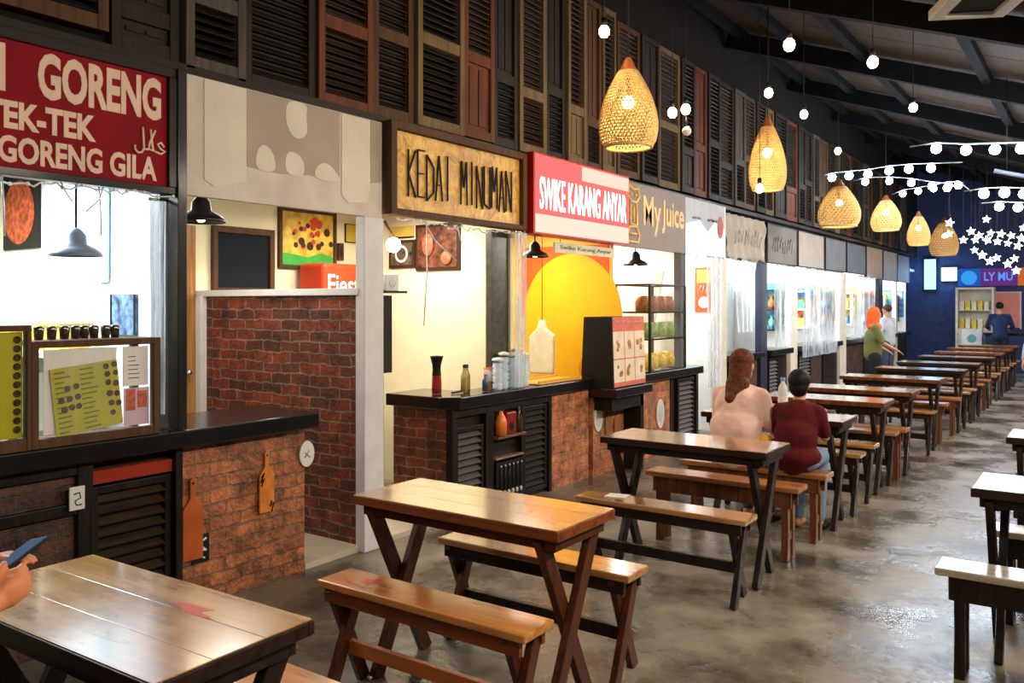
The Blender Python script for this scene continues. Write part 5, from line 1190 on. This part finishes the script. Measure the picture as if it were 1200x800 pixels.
t, P, s = standing('person', 'person in dark blue jacket seen from behind before the coral panel', -1.86, 20.9, .1, 1.60, mat('navy_jacket', (.015, .03, .10), .7), mat('dark_trousers', (.02, .02, .03), .8),
    (((-.26, .06, 1.14), (-.22, .28, 1.08)), ((.26, .06, 1.14), (.22, .28, 1.08))))
blobmesh('hair', [], [(P(0, -.014, .035), (.085*s, .098*s, .09*s), (0, 0, 0))], M_HAIRK, t, .01)
t, P, s = standing('person', 'person in pale shirt standing at a stall counter near the far end', -3.38, 17.2, 1.2, 1.55, mat('pale_shirt', (.55, .58, .62), .8), mat('slate_trousers', (.06, .07, .10), .8),
    (((-.24, .02, 1.12), (-.26, .20, .95)), ((.24, .02, 1.12), (.26, .20, .95))))
blobmesh('hair', [], [(P(0, -.014, .035), (.085*s, .098*s, .09*s), (0, 0, 0))], mat('brown_hair', (.06, .035, .02), .5), t, .01)
t, P, s = standing('person', 'person in beige shirt and blue trousers walking at the right edge', -.66, 13.4, 2.9, 1.50, mat('beige_shirt', (.42, .38, .34), .8), mat('blue_trousers', (.05, .08, .16), .8),
    (((-.25, .02, 1.10), (-.26, .12, .86)), ((.25, .02, 1.10), (.26, .12, .86))))
blobmesh('hair', [], [(P(0, -.014, .035), (.085*s, .098*s, .09*s), (0, 0, 0))], M_HAIRK, t, .01)

# person with the phone, only hands and forearms reach into the picture
t = thing('person', 'person at the left edge whose two hands hold a phone over the nearest table', 'person', (-2.17, .55, 0), 0)
sh = .45; hip = Vector((0, 0, sh+.12)); ch = Vector((0, .05, sh+.36)); nk = Vector((0, .08, sh+.53)); hd = Vector((0, .11, sh+.66))
balls, P = head(hd)
E_L, H_L = Vector((-.24, .16, .80)), Vector((-.095, .37, .905)); E_R, H_R = Vector((.225, .13, .80)), Vector((.135, .315, .873))
caps = [(hip, .13, ch, .125), (ch, .12, nk, .055), (nk, .05, hd-Vector((0, 0, .03)), .045), ((-.165, .07, nk.z-.05), .052, (.165, .07, nk.z-.05), .052),
        (Vector((-.165, .07, nk.z-.05)), .047, E_L, .038), (E_L, .037, H_L, .025), (Vector((.165, .07, nk.z-.05)), .047, E_R, .038), (E_R, .042, H_R, .029)]
caps += hand_caps(H_R, (-.28, .9, .30), (.85, .2, .30), (-.30, -.25, .9), 1.0, .6)
caps += hand_caps(H_L, (.75, .55, .22), (-.25, -.1, .95), (.4, -.8, .1), 1.0, .28)
lg = []
for q in (-1, 1): lg += [((q*.085, 0, .53), .085, (q*.11, .40, .51), .06), ((q*.11, .40, .51), .058, (q*.11, .36, .09), .038)]
blobmesh('body', caps+lg, balls+[(H_R+Vector((-.008, .045, .012)), (.022, .045, .036), (.3, 0, .3))], M_SKIN2, t, .0055, 5)
blobmesh('shirt', [(hip, .145, ch, .145), (ch, .14, nk-Vector((0, 0, .04)), .07), ((-.165, .07, nk.z-.05), .062, (.165, .07, nk.z-.05), .062), (Vector((-.165, .07, nk.z-.05)), .06, E_L, .052), (Vector((.165, .07, nk.z-.05)), .06, E_R, .05)], [], mat('charcoal_shirt', (.03, .03, .03), .8), t, .012, 5, .01)
blobmesh('trousers', [(a, r0+.012, b, r1+.012) for a, r0, b, r1 in lg], [], MATS['dark_trousers'], t, .013)
blobmesh('hair', [], [(P(0, -.014, .04), (.083, .098, .088), (0, 0, 0))], M_HAIRK, t, .01); eyes(P, 1, t)
ph = thing('phone', 'black smartphone held in two hands over the nearest table', 'phone', (-2.145, .965, .932))
ph.rotation_euler = (math.radians(22), math.radians(-14), math.radians(10))
B(-.036, .036, -.075, .075, -.004, .004).build('casing', M_INK, ph, .003); B(-.032, .032, -.068, .068, .004, .0048).build('screen', glow('phone_screen', (.12, .2, .3), .35), ph)

# ------------------------------------------------------------------ light
def area(name, loc, sx, sy, e, col=(1, 1, 1), rot=(0, 0, 0), spread=180):
    l = bpy.data.lights.new(name, 'AREA'); l.shape = 'RECTANGLE'; l.size = sx; l.size_y = sy; l.energy = e; l.color = col; l.spread = math.radians(spread)
    o = bpy.data.objects.new(name, l); C.objects.link(o); o.location = loc; o.rotation_euler = rot; return o
def tube_fixture(x, y, z, label, L=.9):
    t = thing('tube_light', label, 'ceiling light', (x, y, z)); B(-.04, .04, -L/2, L/2, .03, .0649).build('housing', M_PLATE, t); MB().tube([(0, -L/2, .012), (0, L/2, .012)], .013, 8).build('tube', glow('tube_'+str(round(y, 1)), (.95, .97, 1), 6), t)
inner = [(1.7, 46, (.82, .93, 1), 'brightest stall'), (3.1, 10, (1, .9, .75), 'open brick bay'), (4.7, 27, (1, .93, .76), 'cream stall'), (6.3, 18, (1, .90, .72), 'yellow stall'), (7.9, 24, (1, .95, .88), 'juice stall'), (9.3, 22, (.9, .95, 1), 'white sign stall')]
inner += [((a+b)/2, 38, (.85, .93, 1), '%s far stall' % ORD[i]) for i, (a, b, _) in enumerate(FAR[1:])]
for y, e, c, n in inner:
    tube_fixture(-4.55, y, 2.295, 'white tube light on the ceiling of the %s' % n, .8)
    area('stall_light', (-4.5, y, 2.27), .5, .8, e, c)
# fill lamps with housings, added out of view to light the signs and tables
for i, y in enumerate((-.5, 1.6, 3.6, 6.0, 9.0, 12.0, 14.2, 18.0)):
    t = thing('fill_lamp', 'white hall lamp hanging over the aisle, %s from the front' % ORD[i], 'ceiling light', (1.0, y, 2.98))
    B(-.16, .16, -.45, .45, .0, .05).build('housing', M_PLATE, t); MB().tube([(0, 0, .05), (0, 0, roof_h(1.0)-2.99)], .006).build('cord', M_CABLE, t)
    area('fill_light', (1.0, y, 2.96), .3, .9, (34, 44, 70, 78, 78, 78, 78, 78)[i], (1, .86, .68), (0, math.radians(40), 0))
for y in (14.0, 18.0, 21.0):
    area('blue_far_light', (-.6, y, 3.0), .5, .5, 14, (.35, .5, 1), (0, 0, 0))
for p, e in (((-2.0, 12.2, 2.9), 25), ((-1.6, 14.0, 2.85), 25), ((-.9, 9.0, 3.1), 18), ((-1.3, 15.5, 2.6), 25), ((-.9, 11.2, 2.8), 18)):
    l = bpy.data.lights.new('festoon_light', 'POINT'); l.energy = e; l.color = (.75, .86, 1); l.shadow_soft_size = .3
    lo = bpy.data.objects.new('festoon_light', l); C.objects.link(lo); lo.location = p
for p, e in (((-3.5, 22.6, 2.3), 12), ((-3.1, 22.6, 2.3), 6)):
    l = bpy.data.lights.new('sign_light', 'POINT'); l.energy = e; l.color = (.25, .55, 1); l.shadow_soft_size = .2
    lo = bpy.data.objects.new('sign_light', l); C.objects.link(lo); lo.location = p
w = bpy.data.worlds.new('world'); SC.world = w; w.use_nodes = True
w.node_tree.nodes['Background'].inputs[0].default_value = (.06, .065, .10, 1); w.node_tree.nodes['Background'].inputs[1].default_value = .5
vs = SC.view_settings; vs.view_transform = 'Standard'; vs.look = 'None'; vs.gamma = 1; vs.use_curve_mapping = False; vs.exposure = .72
